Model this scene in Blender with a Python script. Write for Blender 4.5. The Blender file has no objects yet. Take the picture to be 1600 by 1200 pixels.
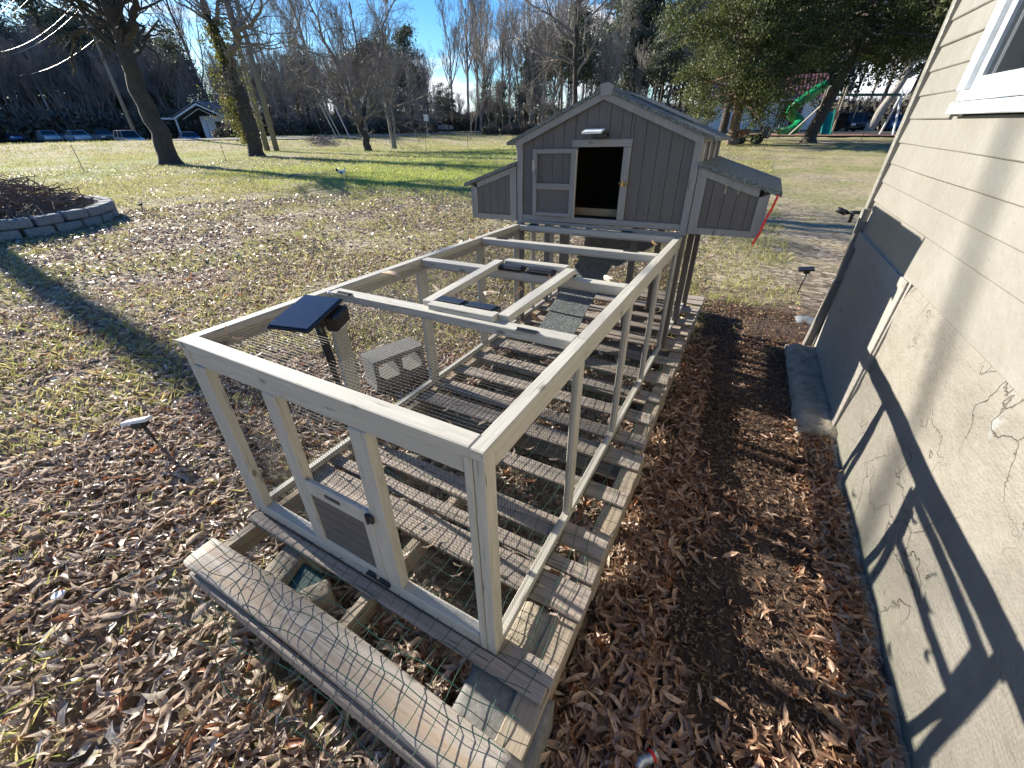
import bpy, math, random
import numpy as np
from mathutils import Matrix, Vector
random.seed(7); RNG = np.random.default_rng(7)
SC = bpy.context.scene
COL = SC.collection
R = math.radians

# ------------------------------------------------------------------ camera
CW = np.array([[0.887, 0.463, -0.009], [-0.238, 0.474, 0.848], [-0.397, 0.750, -0.530]])  # rows: right, up, forward
_f = CW[2] / np.linalg.norm(CW[2]); _r = CW[0] - _f * (CW[0] @ _f); _r /= np.linalg.norm(_r); _u = np.cross(_r, _f)
CAM = np.array([0.0, 0.0, 1.53])
cd = bpy.data.cameras.new('camera'); cam = bpy.data.objects.new('camera', cd); COL.objects.link(cam)
cam.matrix_world = Matrix(((_r[0], _u[0], -_f[0], CAM[0]), (_r[1], _u[1], -_f[1], CAM[1]), (_r[2], _u[2], -_f[2], CAM[2]), (0, 0, 0, 1)))
cd.sensor_fit = 'HORIZONTAL'; cd.sensor_width = 36; cd.lens = 36 * 636.65 / 1600
cd.shift_x = 7.9 / 1600; cd.shift_y = -9.8 / 1600
cd.clip_start = 0.05; cd.clip_end = 1500
SC.camera = cam

# ------------------------------------------------------------------ sky, sun, exposure
SUND = Vector((-1.0, 0.125, 0.405)).normalized()
el = math.asin(SUND.z); az = math.atan2(SUND.x, SUND.y)
world = bpy.data.worlds.new('World'); SC.world = world; world.use_nodes = True
nt = world.node_tree; nt.nodes.clear()
def N(t, typ, **k):
    n = t.nodes.new(typ)
    for a, b in k.items():
        setattr(n, a, b)
    return n
sky = N(nt, 'ShaderNodeTexSky', sky_type='NISHITA', sun_disc=False, sun_elevation=el, sun_rotation=az % (2 * math.pi), altitude=200, air_density=1.0, dust_density=0.4, ozone_density=2.5)
hs = N(nt, 'ShaderNodeHueSaturation'); hs.inputs['Saturation'].default_value = 1.35; hs.inputs['Value'].default_value = 1.0
nt.links.new(sky.outputs[0], hs.inputs['Color'])
tc = N(nt, 'ShaderNodeTexCoord')
mp = N(nt, 'ShaderNodeMapping'); mp.inputs['Scale'].default_value = (1.0, 1.0, 3.2); mp.inputs['Location'].default_value = (0.35, 0.1, 0.0)
nt.links.new(tc.outputs['Generated'], mp.inputs['Vector'])
nz = N(nt, 'ShaderNodeTexNoise'); nz.inputs['Scale'].default_value = 3.2; nz.inputs['Detail'].default_value = 9; nz.inputs['Roughness'].default_value = 0.58
nt.links.new(mp.outputs[0], nz.inputs['Vector'])
sx = N(nt, 'ShaderNodeSeparateXYZ'); nt.links.new(tc.outputs['Generated'], sx.inputs[0])
lo = N(nt, 'ShaderNodeMapRange'); lo.inputs['From Min'].default_value = 0.24; lo.inputs['From Max'].default_value = 0.10
lo.inputs['To Min'].default_value = -0.10; lo.inputs['To Max'].default_value = 0.17; nt.links.new(sx.outputs['Z'], lo.inputs['Value'])
ad = N(nt, 'ShaderNodeMath', operation='ADD'); nt.links.new(nz.outputs['Fac'], ad.inputs[0]); nt.links.new(lo.outputs[0], ad.inputs[1])
cr = N(nt, 'ShaderNodeValToRGB'); cr.color_ramp.elements[0].position = 0.60; cr.color_ramp.elements[1].position = 0.72
nt.links.new(ad.outputs[0], cr.inputs[0])
mx = N(nt, 'ShaderNodeMixRGB'); mx.inputs['Color2'].default_value = (7.0, 7.3, 7.8, 1)
nt.links.new(cr.outputs[0], mx.inputs['Fac']); tn = N(nt, 'ShaderNodeMixRGB', blend_type='MULTIPLY'); tn.inputs['Fac'].default_value = 1; tn.inputs['Color2'].default_value = (.62, .82, 1.02, 1); nt.links.new(hs.outputs[0], tn.inputs['Color1']); nt.links.new(tn.outputs[0], mx.inputs['Color1'])
bg = N(nt, 'ShaderNodeBackground'); bg.inputs['Strength'].default_value = 0.075
nt.links.new(mx.outputs[0], bg.inputs['Color'])
wo = N(nt, 'ShaderNodeOutputWorld'); nt.links.new(bg.outputs[0], wo.inputs['Surface'])
sd = bpy.data.lights.new('sun', 'SUN'); sun = bpy.data.objects.new('sun', sd); COL.objects.link(sun)
sd.energy = 5.0; sd.angle = R(0.5); sd.color = (1.0, 0.935, 0.82)
sun.rotation_euler = (-SUND).to_track_quat('-Z', 'Y').to_euler(); sun.location = (-30, 4, 30)
SC.view_settings.view_transform = 'Standard'; SC.view_settings.look = 'None'
SC.view_settings.exposure = 1.4; SC.view_settings.gamma = 1
SC.view_settings.use_curve_mapping = False

# ------------------------------------------------------------------ terrain height
def Sm(t):
    t = np.clip(t, 0, 1); return t * t * (3 - 2 * t)
def ht(x, y):
    r = np.hypot(x, y)
    h = -.08 + .55 * np.maximum(Sm((y - 8) / 32) * Sm((x + 22) / 20), Sm((r - 42) / 18))
    a = np.degrees(np.arctan2(-x, y))
    return h - .62 * Sm((r - 57) / 6) * Sm((a - 55) / 4)
def hts(x, y): return float(ht(np.float64(x), np.float64(y)))

# ------------------------------------------------------------------ materials
def mat(name, build, rough=0.8, **k):
    m = bpy.data.materials.new(name); m.use_nodes = True
    t = m.node_tree; b = t.nodes['Principled BSDF']; b.inputs['Roughness'].default_value = rough
    for a, v in k.items(): b.inputs[a.replace('_', ' ')].default_value = v
    build(t, b); return m
def L(t, a, b): t.links.new(a, b)
def attr(t, n): return N(t, 'ShaderNodeAttribute', attribute_name=n)
def noise(t, vec, scale, detail=4, rough=.55, sc3=None):
    n = N(t, 'ShaderNodeTexNoise'); n.inputs['Scale'].default_value = scale; n.inputs['Detail'].default_value = detail; n.inputs['Roughness'].default_value = rough
    if sc3 is not None:
        m = N(t, 'ShaderNodeMapping'); m.inputs['Scale'].default_value = sc3; L(t, vec, m.inputs[0]); vec = m.outputs[0]
    if vec is not None: L(t, vec, n.inputs['Vector'])
    return n.outputs['Fac']
def ramp(t, fac, stops):
    r = N(t, 'ShaderNodeValToRGB'); e = r.color_ramp.elements
    while len(e) < len(stops): e.new(0.5)
    for i, (p, c) in enumerate(stops):
        e[i].position = p; e[i].color = (c[0], c[1], c[2], 1) if not isinstance(c, (int, float)) else (c, c, c, 1)
    L(t, fac, r.inputs[0]); return r.outputs[0]
def mixc(t, fac, a, b, mode='MIX'):
    m = N(t, 'ShaderNodeMixRGB', blend_type=mode)
    for i, v in zip(('Fac', 'Color1', 'Color2'), (fac, a, b)):
        if isinstance(v, (int, float)): m.inputs[i].default_value = v
        elif isinstance(v, tuple): m.inputs[i].default_value = (*v, 1)
        else: L(t, v, m.inputs[i])
    return m.outputs[0]
def mth(t, op, a, b=None):
    m = N(t, 'ShaderNodeMath', operation=op)
    for i, v in enumerate((a, b)):
        if v is None: continue
        if isinstance(v, (int, float)): m.inputs[i].default_value = v
        else: L(t, v, m.inputs[i])
    return m.outputs[0]
def bump(t, b, h, dist=.01, strength=1.0):
    n = N(t, 'ShaderNodeBump'); n.inputs['Distance'].default_value = dist; n.inputs['Strength'].default_value = strength
    L(t, h, n.inputs['Height']); L(t, n.outputs[0], b.inputs['Normal'])
def pos(t): return N(t, 'ShaderNodeNewGeometry').outputs['Position']
def objc(t): return N(t, 'ShaderNodeTexCoord').outputs['Object']

def wood(c0, c1, dark, grain=(3, 60, 60), knots=.0, wear=None, bd=.0015, rgh=.75):
    def f(t, b):
        g = attr(t, 'gc').outputs['Vector']
        n1 = noise(t, g, 1.0, 6, .65, grain)
        n2 = noise(t, g, 1.0, 3, .5, (grain[0] * .6, grain[1] * .15, grain[2] * .15))
        c = ramp(t, n1, [(.3, c0), (.72, c1)])
        if wear: c = mixc(t, ramp(t, n2, [(.42, 0.), (.68, 1.)]), c, wear)
        else: c = mixc(t, .35, c, ramp(t, n2, [(.3, c0), (.7, c1)]))
        n3 = noise(t, g, 1.0, 2, .5, (grain[0] * 2.2, grain[1] * 1.6, grain[2] * 1.6))
        c = mixc(t, ramp(t, n3, [(.24, 1.), (.36, 0.)]), c, dark)
        if knots:
            v = N(t, 'ShaderNodeTexVoronoi'); v.inputs['Scale'].default_value = 1
            m = N(t, 'ShaderNodeMapping'); m.inputs['Scale'].default_value = (5, 11, 11); L(t, g, m.inputs[0]); L(t, m.outputs[0], v.inputs['Vector'])
            c = mixc(t, ramp(t, v.outputs['Distance'], [(.06, knots), (.13, 0.)]), c, dark)
        L(t, c, b.inputs['Base Color'])
        bump(t, b, n1, bd)
    return f
M = {}
M['frame'] = mat('painted_frame_wood', wood((.38, .36, .305), (.54, .51, .44), (.16, .145, .115), (4, 70, 70), .9, (.43, .41, .355)), .62)
M['trim'] = mat('pale_grey_trim_paint', wood((.215, .208, .195), (.30, .29, .272), (.11, .105, .095), (4, 60, 60), .6, (.235, .228, .214)), .65)
M['plank'] = mat('taupe_grey_plank_paint', wood((.094, .084, .079), (.125, .113, .105), (.05, .045, .04), (3, 70, 70), .3, None, .0008), .6)
M['pallet'] = mat('weathered_pallet_wood', wood((.19, .15, .12), (.47, .40, .335), (.04, .03, .023), (4, 85, 85), 1., (.27, .235, .205), .003), .85)
M['stringer'] = mat('yellowed_pallet_stringer_wood', wood((.22, .175, .125), (.38, .315, .235), (.06, .045, .035), (4, 75, 75), 1., (.28, .235, .18), .003), .85)
M['timber'] = mat('silvered_landscape_timber', wood((.20, .175, .15), (.46, .42, .37), (.05, .04, .032), (2.2, 70, 70), .6, (.34, .25, .17), .006), .85)
M['pole'] = mat('utility_pole_wood', wood((.16, .14, .115), (.27, .245, .21), (.07, .06, .05), (.5, 20, 20)), .9)
M['greypole'] = mat('pale_pole_metal', wood((.42, .42, .42), (.55, .55, .55), (.3, .3, .3), (.5, 20, 20)), .5)

def flat(c, c2=None, s=30, bd=.0, **k):
    def f(t, b):
        n = noise(t, objc(t), s, 4)
        L(t, ramp(t, n, [(.3, c), (.7, c2 or tuple(x * 1.25 for x in c))]), b.inputs['Base Color'])
        if bd: bump(t, b, n, bd)
    return f
def M_(name, key, c, rough=.6, c2=None, s=30, bd=0., **k): M[key] = mat(name, flat(c, c2, s, bd), rough, **k)
M_('netting_wire_metal', 'wire', (.012, .012, .012), .6)
M_('green_plastic_wire', 'gwire', (.012, .05, .035), .4)
M_('black_plastic', 'black', (.012, .012, .014), .38)
M_('dark_hinge_metal', 'hinge', (.05, .052, .055), .4, Metallic=.6)
M_('solar_cell_glass', 'solar', (.018, .022, .034), .16, (.026, .032, .05), 60)
M_('pale_solar_top', 'solarpale', (.62, .66, .68), .25)
M_('brass_latch', 'brass', (.5, .32, .1), .3, Metallic=.9)
M_('red_webbing', 'red', (.62, .03, .02), .6)
M_('white_plastic', 'white', (.50, .53, .55), .4)
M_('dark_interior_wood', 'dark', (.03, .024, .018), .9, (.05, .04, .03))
M_('interior_floor_wood', 'floorw', (.20, .14, .08), .8, (.3, .22, .13), 12)
M_('grey_block_concrete', 'conc', (.125, .123, .115), .95, (.20, .196, .182), 60, .002)
M_('wall_block_stone', 'block', (.16, .165, .165), .95, (.27, .275, .27), 25, .006)
M_('brown_stick_bark', 'stick', (.12, .08, .06), .9, (.28, .20, .15), 12)
M_('white_fence_post', 'stakeblack', (.05, .05, .05), .5)
M_('teal_slide_plastic', 'teal', (.01, .16, .13), .3)
M_('green_tube_plastic', 'green', (.012, .20, .07), .22)
M_('green_painted_beam', 'dgreen', (.01, .06, .045), .4)
M_('tan_lumber', 'lumber', (.42, .36, .28), .7)
M_('red_metal_roof', 'redroof', (.17, .075, .07), .5)
M_('grey_shingle_roof', 'greyroof', (.12, .13, .15), .8, (.18, .19, .21), 4)
M_('white_lap_siding', 'whsiding', (.62, .64, .66), .6)
M_('dark_window_glass', 'glass', (.015, .018, .022), .06)
M_('blue_car_paint', 'carblue', (.03, .08, .22), .25, Metallic=.3)
M_('dark_car_paint', 'cardark', (.018, .02, .026), .22, Metallic=.3)
M_('silver_car_paint', 'carsilver', (.34, .37, .40), .25, Metallic=.4)
M_('tyre_rubber', 'tyre', (.015, .015, .015), .85)
M_('headlight_lens', 'lamp', (.7, .7, .7), .15)
M_('asphalt_road', 'road', (.10, .10, .098), .9, (.15, .148, .14), 3)
M_('mulch', 'mulch', (.22, .11, .07), .95, (.38, .22, .15), 20, .01)
M_('ring_rust_brown', 'rust', (.14, .06, .035), .8)
M_('bird_white_feathers', 'featherw', (.72, .69, .63), .8)
M_('bird_dark_feathers', 'featherd', (.03, .026, .022), .7)
M_('sky_blue_can', 'can', (.25, .32, .4), .3, (.7, .72, .75), 40, Metallic=.5)
M_('flat_stone', 'stone', (.11, .125, .14), .8, (.19, .21, .23), 14, .004)
M_('curtain_white', 'curtain', (.75, .78, .80), .9)

def f_felt(t, b):
    v = N(t, 'ShaderNodeTexVoronoi'); v.inputs['Scale'].default_value = 150; L(t, objc(t), v.inputs['Vector'])
    w = noise(t, objc(t), 9, 4)
    c = ramp(t, v.outputs['Color'], [(.2, (.06, .07, .067)), (.5, (.14, .158, .15)), (.95, (.34, .37, .35))])
    L(t, mixc(t, .35, c, ramp(t, w, [(.3, (.07, .08, .075)), (.7, (.14, .155, .148))])), b.inputs['Base Color']); bump(t, b, v.outputs['Distance'], .003)
M['felt'] = mat('green_grey_roofing_felt', f_felt, .9)

def f_siding(t, b):
    p = pos(t)
    n1 = noise(t, p, 2.2, 5, .6); n2 = noise(t, p, 18, 5, .7); n3 = noise(t, p, 1, 4, .6, (3, 3, 40))
    c = ramp(t, n1, [(.3, (.212, .199, .172)), (.7, (.252, .241, .212))])
    c = mixc(t, ramp(t, n2, [(.62, 0.), (.74, .45)]), c, (.26, .22, .17))
    c = mixc(t, ramp(t, n3, [(.6, 0.), (.8, .3)]), c, (.28, .25, .2))
    L(t, c, b.inputs['Base Color'])
    bump(t, b, mth(t, 'ADD', mth(t, 'MULTIPLY', n1, 3.2), mth(t, 'MULTIPLY', n2, .5)), .010)
M['siding'] = mat('cream_siding_paint', f_siding, .38)
def f_stucco(t, b):
    p = pos(t)
    n1 = noise(t, p, 3.0, 6, .62); n2 = noise(t, p, 26, 6, .7)
    v = N(t, 'ShaderNodeTexVoronoi', feature='DISTANCE_TO_EDGE'); v.inputs['Scale'].default_value = 3.4
    pn = N(t, 'ShaderNodeTexNoise'); pn.inputs['Scale'].default_value = 5; pn.inputs['Detail'].default_value = 5; L(t, p, pn.inputs['Vector'])
    vm = N(t, 'ShaderNodeVectorMath', operation='MULTIPLY_ADD'); L(t, pn.outputs['Color'], vm.inputs[0]); vm.inputs[1].default_value = (.45, .45, .45); L(t, p, vm.inputs[2])
    L(t, vm.outputs[0], v.inputs['Vector'])
    crack = ramp(t, v.outputs['Distance'], [(.003, .8), (.013, 0.)])
    crack = mixc(t, ramp(t, noise(t, p, 2.1, 3), [(.48, 0.), (.60, 1.)]), (0., 0., 0.), crack)
    c = ramp(t, n1, [(.28, (.18, .163, .135)), (.5, (.228, .210, .175)), (.75, (.272, .254, .218))])
    c = mixc(t, ramp(t, n2, [(.3, .5), (.42, 0.)]), c, (.20, .17, .13))
    c = mixc(t, ramp(t, noise(t, p, 4.3, 3), [(.72, 0.), (.76, .6)]), c, (.33, .345, .34))
    c = mixc(t, crack, c, (.12, .10, .08))
    z = N(t, 'ShaderNodeSeparateXYZ'); L(t, p, z.inputs[0])
    low = N(t, 'ShaderNodeMapRange'); low.inputs['From Min'].default_value = .12; low.inputs['From Max'].default_value = -.12; L(t, z.outputs['Z'], low.inputs['Value'])
    c = mixc(t, mth(t, 'MULTIPLY', low.outputs[0], mth(t, 'MULTIPLY', n1, 1.2)), c, (.20, .21, .14))
    L(t, c, b.inputs['Base Color'])
    w1 = N(t, 'ShaderNodeTexWave', wave_type='BANDS', bands_direction='Z'); w1.inputs['Scale'].default_value = 22; w1.inputs['Distortion'].default_value = 2.5; L(t, p, w1.inputs['Vector'])
    h = mth(t, 'SUBTRACT', mth(t, 'ADD', n1, mth(t, 'ADD', mth(t, 'MULTIPLY', n2, .7), mth(t, 'MULTIPLY', w1.outputs['Fac'], .018))), mth(t, 'MULTIPLY', crack, .5))
    bump(t, b, h, .02)
M['stucco'] = mat('cracked_painted_stucco', f_stucco, .7)
def f_skirt(t, b):
    g = attr(t, 'gc').outputs['Vector']
    n1 = noise(t, g, 1.0, 6, .65, (40, 2.5, 40)); n2 = noise(t, g, 5, 4)
    c = ramp(t, n1, [(.3, (.24, .222, .19)), (.7, (.35, .325, .285))])
    c = mixc(t, ramp(t, n2, [(.66, 0.), (.72, .7)]), c, (.10, .085, .07))
    L(t, c, b.inputs['Base Color']); bump(t, b, n1, .004)
M['skirt'] = mat('rough_plywood_skirting', f_skirt, .7)
def f_footing(t, b):
    p = pos(t); n = noise(t, p, 14, 6, .7)
    L(t, ramp(t, n, [(.3, (.20, .17, .125)), (.55, (.36, .315, .245)), (.75, (.46, .41, .33))]), b.inputs['Base Color']); bump(t, b, n, .02)
M['footing'] = mat('crumbling_footing_concrete', f_footing, .95)

def f_bark(c0, c1, s=5):
    def f(t, b):
        p = pos(t)
        n = noise(t, p, 1.0, 6, .7, (s * 3, s * 3, s * .6)); n2 = noise(t, p, s * .4, 3)
        c = mixc(t, .3, ramp(t, n, [(.35, c0), (.65, c1)]), ramp(t, n2, [(.3, c0), (.7, c1)]))
        L(t, c, b.inputs['Base Color']); bump(t, b, n, .04)
    return f
M['bark'] = mat('dark_furrowed_bark', f_bark((.028, .022, .018), (.085, .068, .056)), .9)
M['barkpale'] = mat('pale_grey_bark', f_bark((.17, .155, .135), (.33, .305, .275), 3), .9)
M['barkred'] = mat('reddish_cedar_bark', f_bark((.10, .065, .045), (.26, .17, .12)), .9)
M['twig'] = mat('grey_brown_twigs', f_bark((.14, .115, .10), (.27, .235, .21), 1), .8)
M['twigpale'] = mat('pale_grey_twigs', f_bark((.19, .16, .135), (.33, .29, .25), 1), .75)

def leafmat(name, stops, s=1.2, trans=.35, rough=.6):
    def f(t, b):
        p = pos(t)
        n = noise(t, p, s, 3); w = N(t, 'ShaderNodeTexWhiteNoise', noise_dimensions='3D')
        c = ramp(t, n, stops)
        o = N(t, 'ShaderNodeMix', data_type='RGBA')
        L(t, c, b.inputs['Base Color'])
        tr = N(t, 'ShaderNodeBsdfTranslucent'); L(t, c, tr.inputs['Color'])
        ms = N(t, 'ShaderNodeMixShader'); ms.inputs[0].default_value = trans
        out = t.nodes['Material Output']; L(t, b.outputs[0], ms.inputs[1]); L(t, tr.outputs[0], ms.inputs[2]); L(t, ms.outputs[0], out.inputs['Surface'])
    return mat(name, f, rough)
M['cedar'] = leafmat('olive_cedar_foliage', [(.3, (.03, .04, .013)), (.5, (.075, .092, .026)), (.72, (.16, .165, .042))], 1.6, .35)
M['pine'] = leafmat('dark_pine_foliage', [(.3, (.06, .075, .05)), (.7, (.14, .155, .09))], .4, .25)
M['ivy'] = leafmat('yellow_green_ivy', [(.3, (.05, .07, .02)), (.55, (.16, .16, .04)), (.75, (.30, .22, .06))], 1.5, .4)
M['shrub'] = leafmat('dark_brush_foliage', [(.3, (.07, .062, .048)), (.7, (.17, .15, .115))], .5, .2)

def attrleaf(name, trans, rough, spec=.5, grime=True):
    def f(t, b):
        c = attr(t, 'lc').outputs['Color']
        if grime:
            n = noise(t, pos(t), 90, 3); c = mixc(t, 1., c, ramp(t, n, [(.3, .62), (.6, 1.)]), 'MULTIPLY')
        L(t, c, b.inputs['Base Color']); b.inputs['Specular IOR Level'].default_value = spec
        tr = N(t, 'ShaderNodeBsdfTranslucent'); L(t, c, tr.inputs['Color'])
        ms = N(t, 'ShaderNodeMixShader'); ms.inputs[0].default_value = trans
        out = t.nodes['Material Output']; L(t, b.outputs[0], ms.inputs[1]); L(t, tr.outputs[0], ms.inputs[2]); L(t, ms.outputs[0], out.inputs['Surface'])
    return mat(name, f, rough)
M['leaf'] = attrleaf('dry_leaf', .32, .42, .5)
M['grass'] = attrleaf('grass_blade', .45, .5, .4, False)

def f_ground(t, b):
    p = pos(t); s = N(t, 'ShaderNodeSeparateXYZ'); L(t, p, s.inputs[0]); X, Y = s.outputs['X'], s.outputs['Y']
    def mr(v, a, c):
        m = N(t, 'ShaderNodeMapRange'); m.inputs['From Min'].default_value = a; m.inputs['From Max'].default_value = c; m.interpolation_type = 'SMOOTHSTEP'; L(t, v, m.inputs['Value']); return m.outputs[0]
    vo = N(t, 'ShaderNodeTexVoronoi'); vo.inputs['Scale'].default_value = 1; m = N(t, 'ShaderNodeMapping'); m.inputs['Scale'].default_value = (15, 24, 15); m.inputs['Rotation'].default_value = (0, 0, .5); L(t, p, m.inputs[0]); L(t, m.outputs[0], vo.inputs['Vector'])
    sp = N(t, 'ShaderNodeSeparateColor'); L(t, vo.outputs['Color'], sp.inputs[0])
    leaf = ramp(t, sp.outputs[0], [(.0, (.08, .055, .038)), (.35, (.23, .165, .115)), (.6, (.40, .31, .23)), (.85, (.60, .50, .40))])
    fine = noise(t, p, 9, 8, .75)
    gr = ramp(t, fine, [(.3, (.07, .08, .022)), (.52, (.26, .26, .075)), (.72, (.48, .44, .18))])
    straw = ramp(t, fine, [(.3, (.16, .12, .07)), (.5, (.40, .33, .18)), (.72, (.62, .53, .32))])
    lush = ramp(t, fine, [(.3, (.06, .11, .014)), (.52, (.20, .29, .03)), (.72, (.36, .46, .07))])
    patch = noise(t, p, .45, 5, .6); patch2 = noise(t, p, 1.3, 5, .65, (1, 1, 1)); patch3 = noise(t, p, .17, 3, .5)
    dist = N(t, 'ShaderNodeVectorMath', operation='LENGTH'); L(t, p, dist.inputs[0]); D = dist.outputs['Value']
    base = mixc(t, ramp(t, patch, [(.42, 0.), (.6, 1.)]), straw, gr)
    # lusher band of lawn in the open middle distance, left of the coop
    band = mth(t, 'MULTIPLY', mth(t, 'MULTIPLY', mr(Y, 7.5, 13), mr(Y, 33, 24)), mth(t, 'MULTIPLY', mr(X, -22, -14), mr(X, 0, -6)))
    bandL = mth(t, 'MULTIPLY', mr(X, -19, -24), mr(D, 44, 36))
    lm = mth(t, 'MULTIPLY', mth(t, 'MAXIMUM', band, mth(t, 'MULTIPLY', bandL, .6)), ramp(t, patch2, [(.30, 0.), (.56, 1.)]))
    base = mixc(t, lm, base, lush)
    near = mr(D, 17, 7)
    lf = mth(t, 'MAXIMUM', mth(t, 'MULTIPLY', near, ramp(t, patch2, [(.36, 1.), (.66, .25)])), ramp(t, patch3, [(.52, 0.), (.66, .75)]))
    base = mixc(t, lf, base, leaf)
    # bare trodden soil between pallets and house
    path = mth(t, 'MULTIPLY', mr(X, -.25, .15), mr(Y, 5.6, 4.2))
    path = mth(t, 'MULTIPLY', path, ramp(t, patch2, [(.2, .6), (.5, 1.)]))
    soil = ramp(t, noise(t, p, 30, 8, .8), [(.3, (.04, .024, .016)), (.55, (.105, .064, .043)), (.78, (.23, .16, .115))])
    base = mixc(t, path, base, soil)
    L(t, base, b.inputs['Base Color'])
    h = mth(t, 'ADD', mth(t, 'MULTIPLY', fine, 1.0), mth(t, 'MULTIPLY', sp.outputs[1], .35))
    bump(t, b, h, .09)
M['ground'] = mat('leafy_lawn_ground', f_ground, .95)
# ------------------------------------------------------------------ mesh helpers
def _cham():
    idx = {}; vs = []
    for sx_ in (-1, 1):
        for sy_ in (-1, 1):
            for sz_ in (-1, 1):
                for k in range(3):
                    idx[(sx_, sy_, sz_, k)] = len(vs); vs.append(((sx_, sy_, sz_), k))
    F = []
    for k in range(3):
        o = [i for i in range(3) if i != k]
        for s in (-1, 1):
            q = []
            for a, b in ((-1, -1), (1, -1), (1, 1), (-1, 1)):
                c = [0, 0, 0]; c[k] = s; c[o[0]] = a; c[o[1]] = b; q.append(idx[(*c, k)])
            F.append(q)
        for a in (-1, 1):
            for b in (-1, 1):
                lo_ = [0, 0, 0]; hi = [0, 0, 0]
                for c, e in ((lo_, -1), (hi, 1)): c[k] = e; c[o[0]] = a; c[o[1]] = b
                F.append([idx[(*lo_, o[0])], idx[(*hi, o[0])], idx[(*hi, o[1])], idx[(*lo_, o[1])]])
    for sx_ in (-1, 1):
        for sy_ in (-1, 1):
            for sz_ in (-1, 1):
                F.append([idx[(sx_, sy_, sz_, k)] for k in range(3)])
    P = np.array([[s[i] * (1.0 if i == k else .8) for i in range(3)] for s, k in vs])
    G = []
    for q in F:
        a, b, c = P[q[0]], P[q[1]], P[q[2]]
        if np.cross(b - a, c - a) @ sum(P[i] for i in q) < 0: q = q[::-1]
        G.append(q)
    return vs, G
CV, CF = _cham()
CS = np.array([s for s, k in CV], float); CK = np.array([k for s, k in CV])
ONE = np.zeros((24, 3)); ONE[np.arange(24), CK] = 1
class MB:
    def __init__(s): s.V = []; s.F = []; s.G = []; s.n = 0
    def add(s, V, F, G=None):
        V = np.asarray(V, float)
        s.F += [[i + s.n for i in f] for f in F]; s.V.append(V); s.G.append(V if G is None else np.asarray(G, float)); s.n += len(V); return s
    def box(s, c, size, rot=None, bev=.003):
        h = np.array(size, float) / 2; b = min(bev, h.min() * .6)
        V = CS * (h - b) + CS * ONE * b
        ax = int(np.argmax(h)); o = [i for i in range(3) if i != ax]
        G = np.stack([V[:, ax], V[:, o[0]], V[:, o[1]]], 1) + np.array([random.uniform(0, 50), random.uniform(0, 50), random.uniform(0, 50)])
        if rot is not None: V = V @ np.asarray(rot, float).T
        return s.add(V + np.array(c, float), CF, G)
    def beam(s, a, b, w, h, up=(0, 0, 1), bev=.003, z0=0.):
        a = np.array(a, float); b = np.array(b, float); d = b - a; l = np.linalg.norm(d); d /= l
        up = np.array(up, float)
        x = np.cross(up, d)
        if np.linalg.norm(x) < 1e-6: x = np.array([1., 0, 0])
        x /= np.linalg.norm(x); z = np.cross(d, x)
        return s.box((a + b) / 2 + z * z0, (w, l, h), np.stack([x, d, z], 1), bev)
    def ext(s, pts, y0, y1, axis=1):
        n = len(pts); A = []
        for y in (y0, y1):
            for p, q in pts:
                v = [0, 0, 0]; v[axis] = y; o = [i for i in range(3) if i != axis]; v[o[0]] = p; v[o[1]] = q; A.append(v)
        F = [list(range(n)), list(range(2 * n - 1, n - 1, -1))] + [[i + n, (i + 1) % n + n, (i + 1) % n, i] for i in range(n)]
        A = np.array(A); G = A[:, [2, 0, 1]] + random.uniform(0, 40)
        # orientation
        a = sum(pts[i][0] * pts[(i + 1) % n][1] - pts[(i + 1) % n][0] * pts[i][1] for i in range(n))
        flip = (a < 0) ^ (y1 < y0) ^ (axis != 1)
        if flip: F = [f[::-1] for f in F]
        return s.add(A, F, G)
    def tube(s, path, rad, k=6, cap=True):
        P = np.array(path, float); n = len(P)
        r = np.full(n, rad) if np.isscalar(rad) else np.array(rad, float)
        T = np.gradient(P, axis=0); T /= np.linalg.norm(T, axis=1)[:, None] + 1e-12
        ref = np.array([0, 0, 1.]) if abs(T[0][2]) < .9 else np.array([1., 0, 0])
        U = np.cross(T, ref); U /= np.linalg.norm(U, axis=1)[:, None] + 1e-9
        W = np.cross(T, U)
        a = np.arange(k) * 2 * np.pi / k
        V = P[:, None, :] + r[:, None, None] * (np.cos(a)[None, :, None] * U[:, None, :] + np.sin(a)[None, :, None] * W[:, None, :])
        F = []
        for i in range(n - 1):
            for j in range(k):
                F.append([i * k + j, (i + 1) * k + j, (i + 1) * k + (j + 1) % k, i * k + (j + 1) % k])
        if cap and k > 2: F.append(list(range(k))); F.append([(n - 1) * k + j for j in range(k - 1, -1, -1)])
        l = np.concatenate([[0], np.cumsum(np.linalg.norm(np.diff(P, axis=0), axis=1))])
        G = np.stack([np.repeat(l, k), np.tile(np.sin(a), n) * r.repeat(k), np.tile(np.cos(a), n) * r.repeat(k)], 1) + random.uniform(0, 40)
        return s.add(V.reshape(-1, 3), F, G)
    def mesh(s, name, m, smooth=False, colors=None):
        me = bpy.data.meshes.new(name)
        V = np.concatenate(s.V); G = np.concatenate(s.G)
        tot = np.array([len(f) for f in s.F], np.int32); flat_ = np.fromiter((i for f in s.F for i in f), np.int32, tot.sum())
        fill(me, V, flat_, tot)
        a = me.attributes.new('gc', 'FLOAT_VECTOR', 'POINT'); a.data.foreach_set('vector', G.astype(np.float32).ravel())
        me.materials.append(M[m] if isinstance(m, str) else m)
        if smooth: me.polygons.foreach_set('use_smooth', np.ones(len(tot), bool))
        return me
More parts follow.
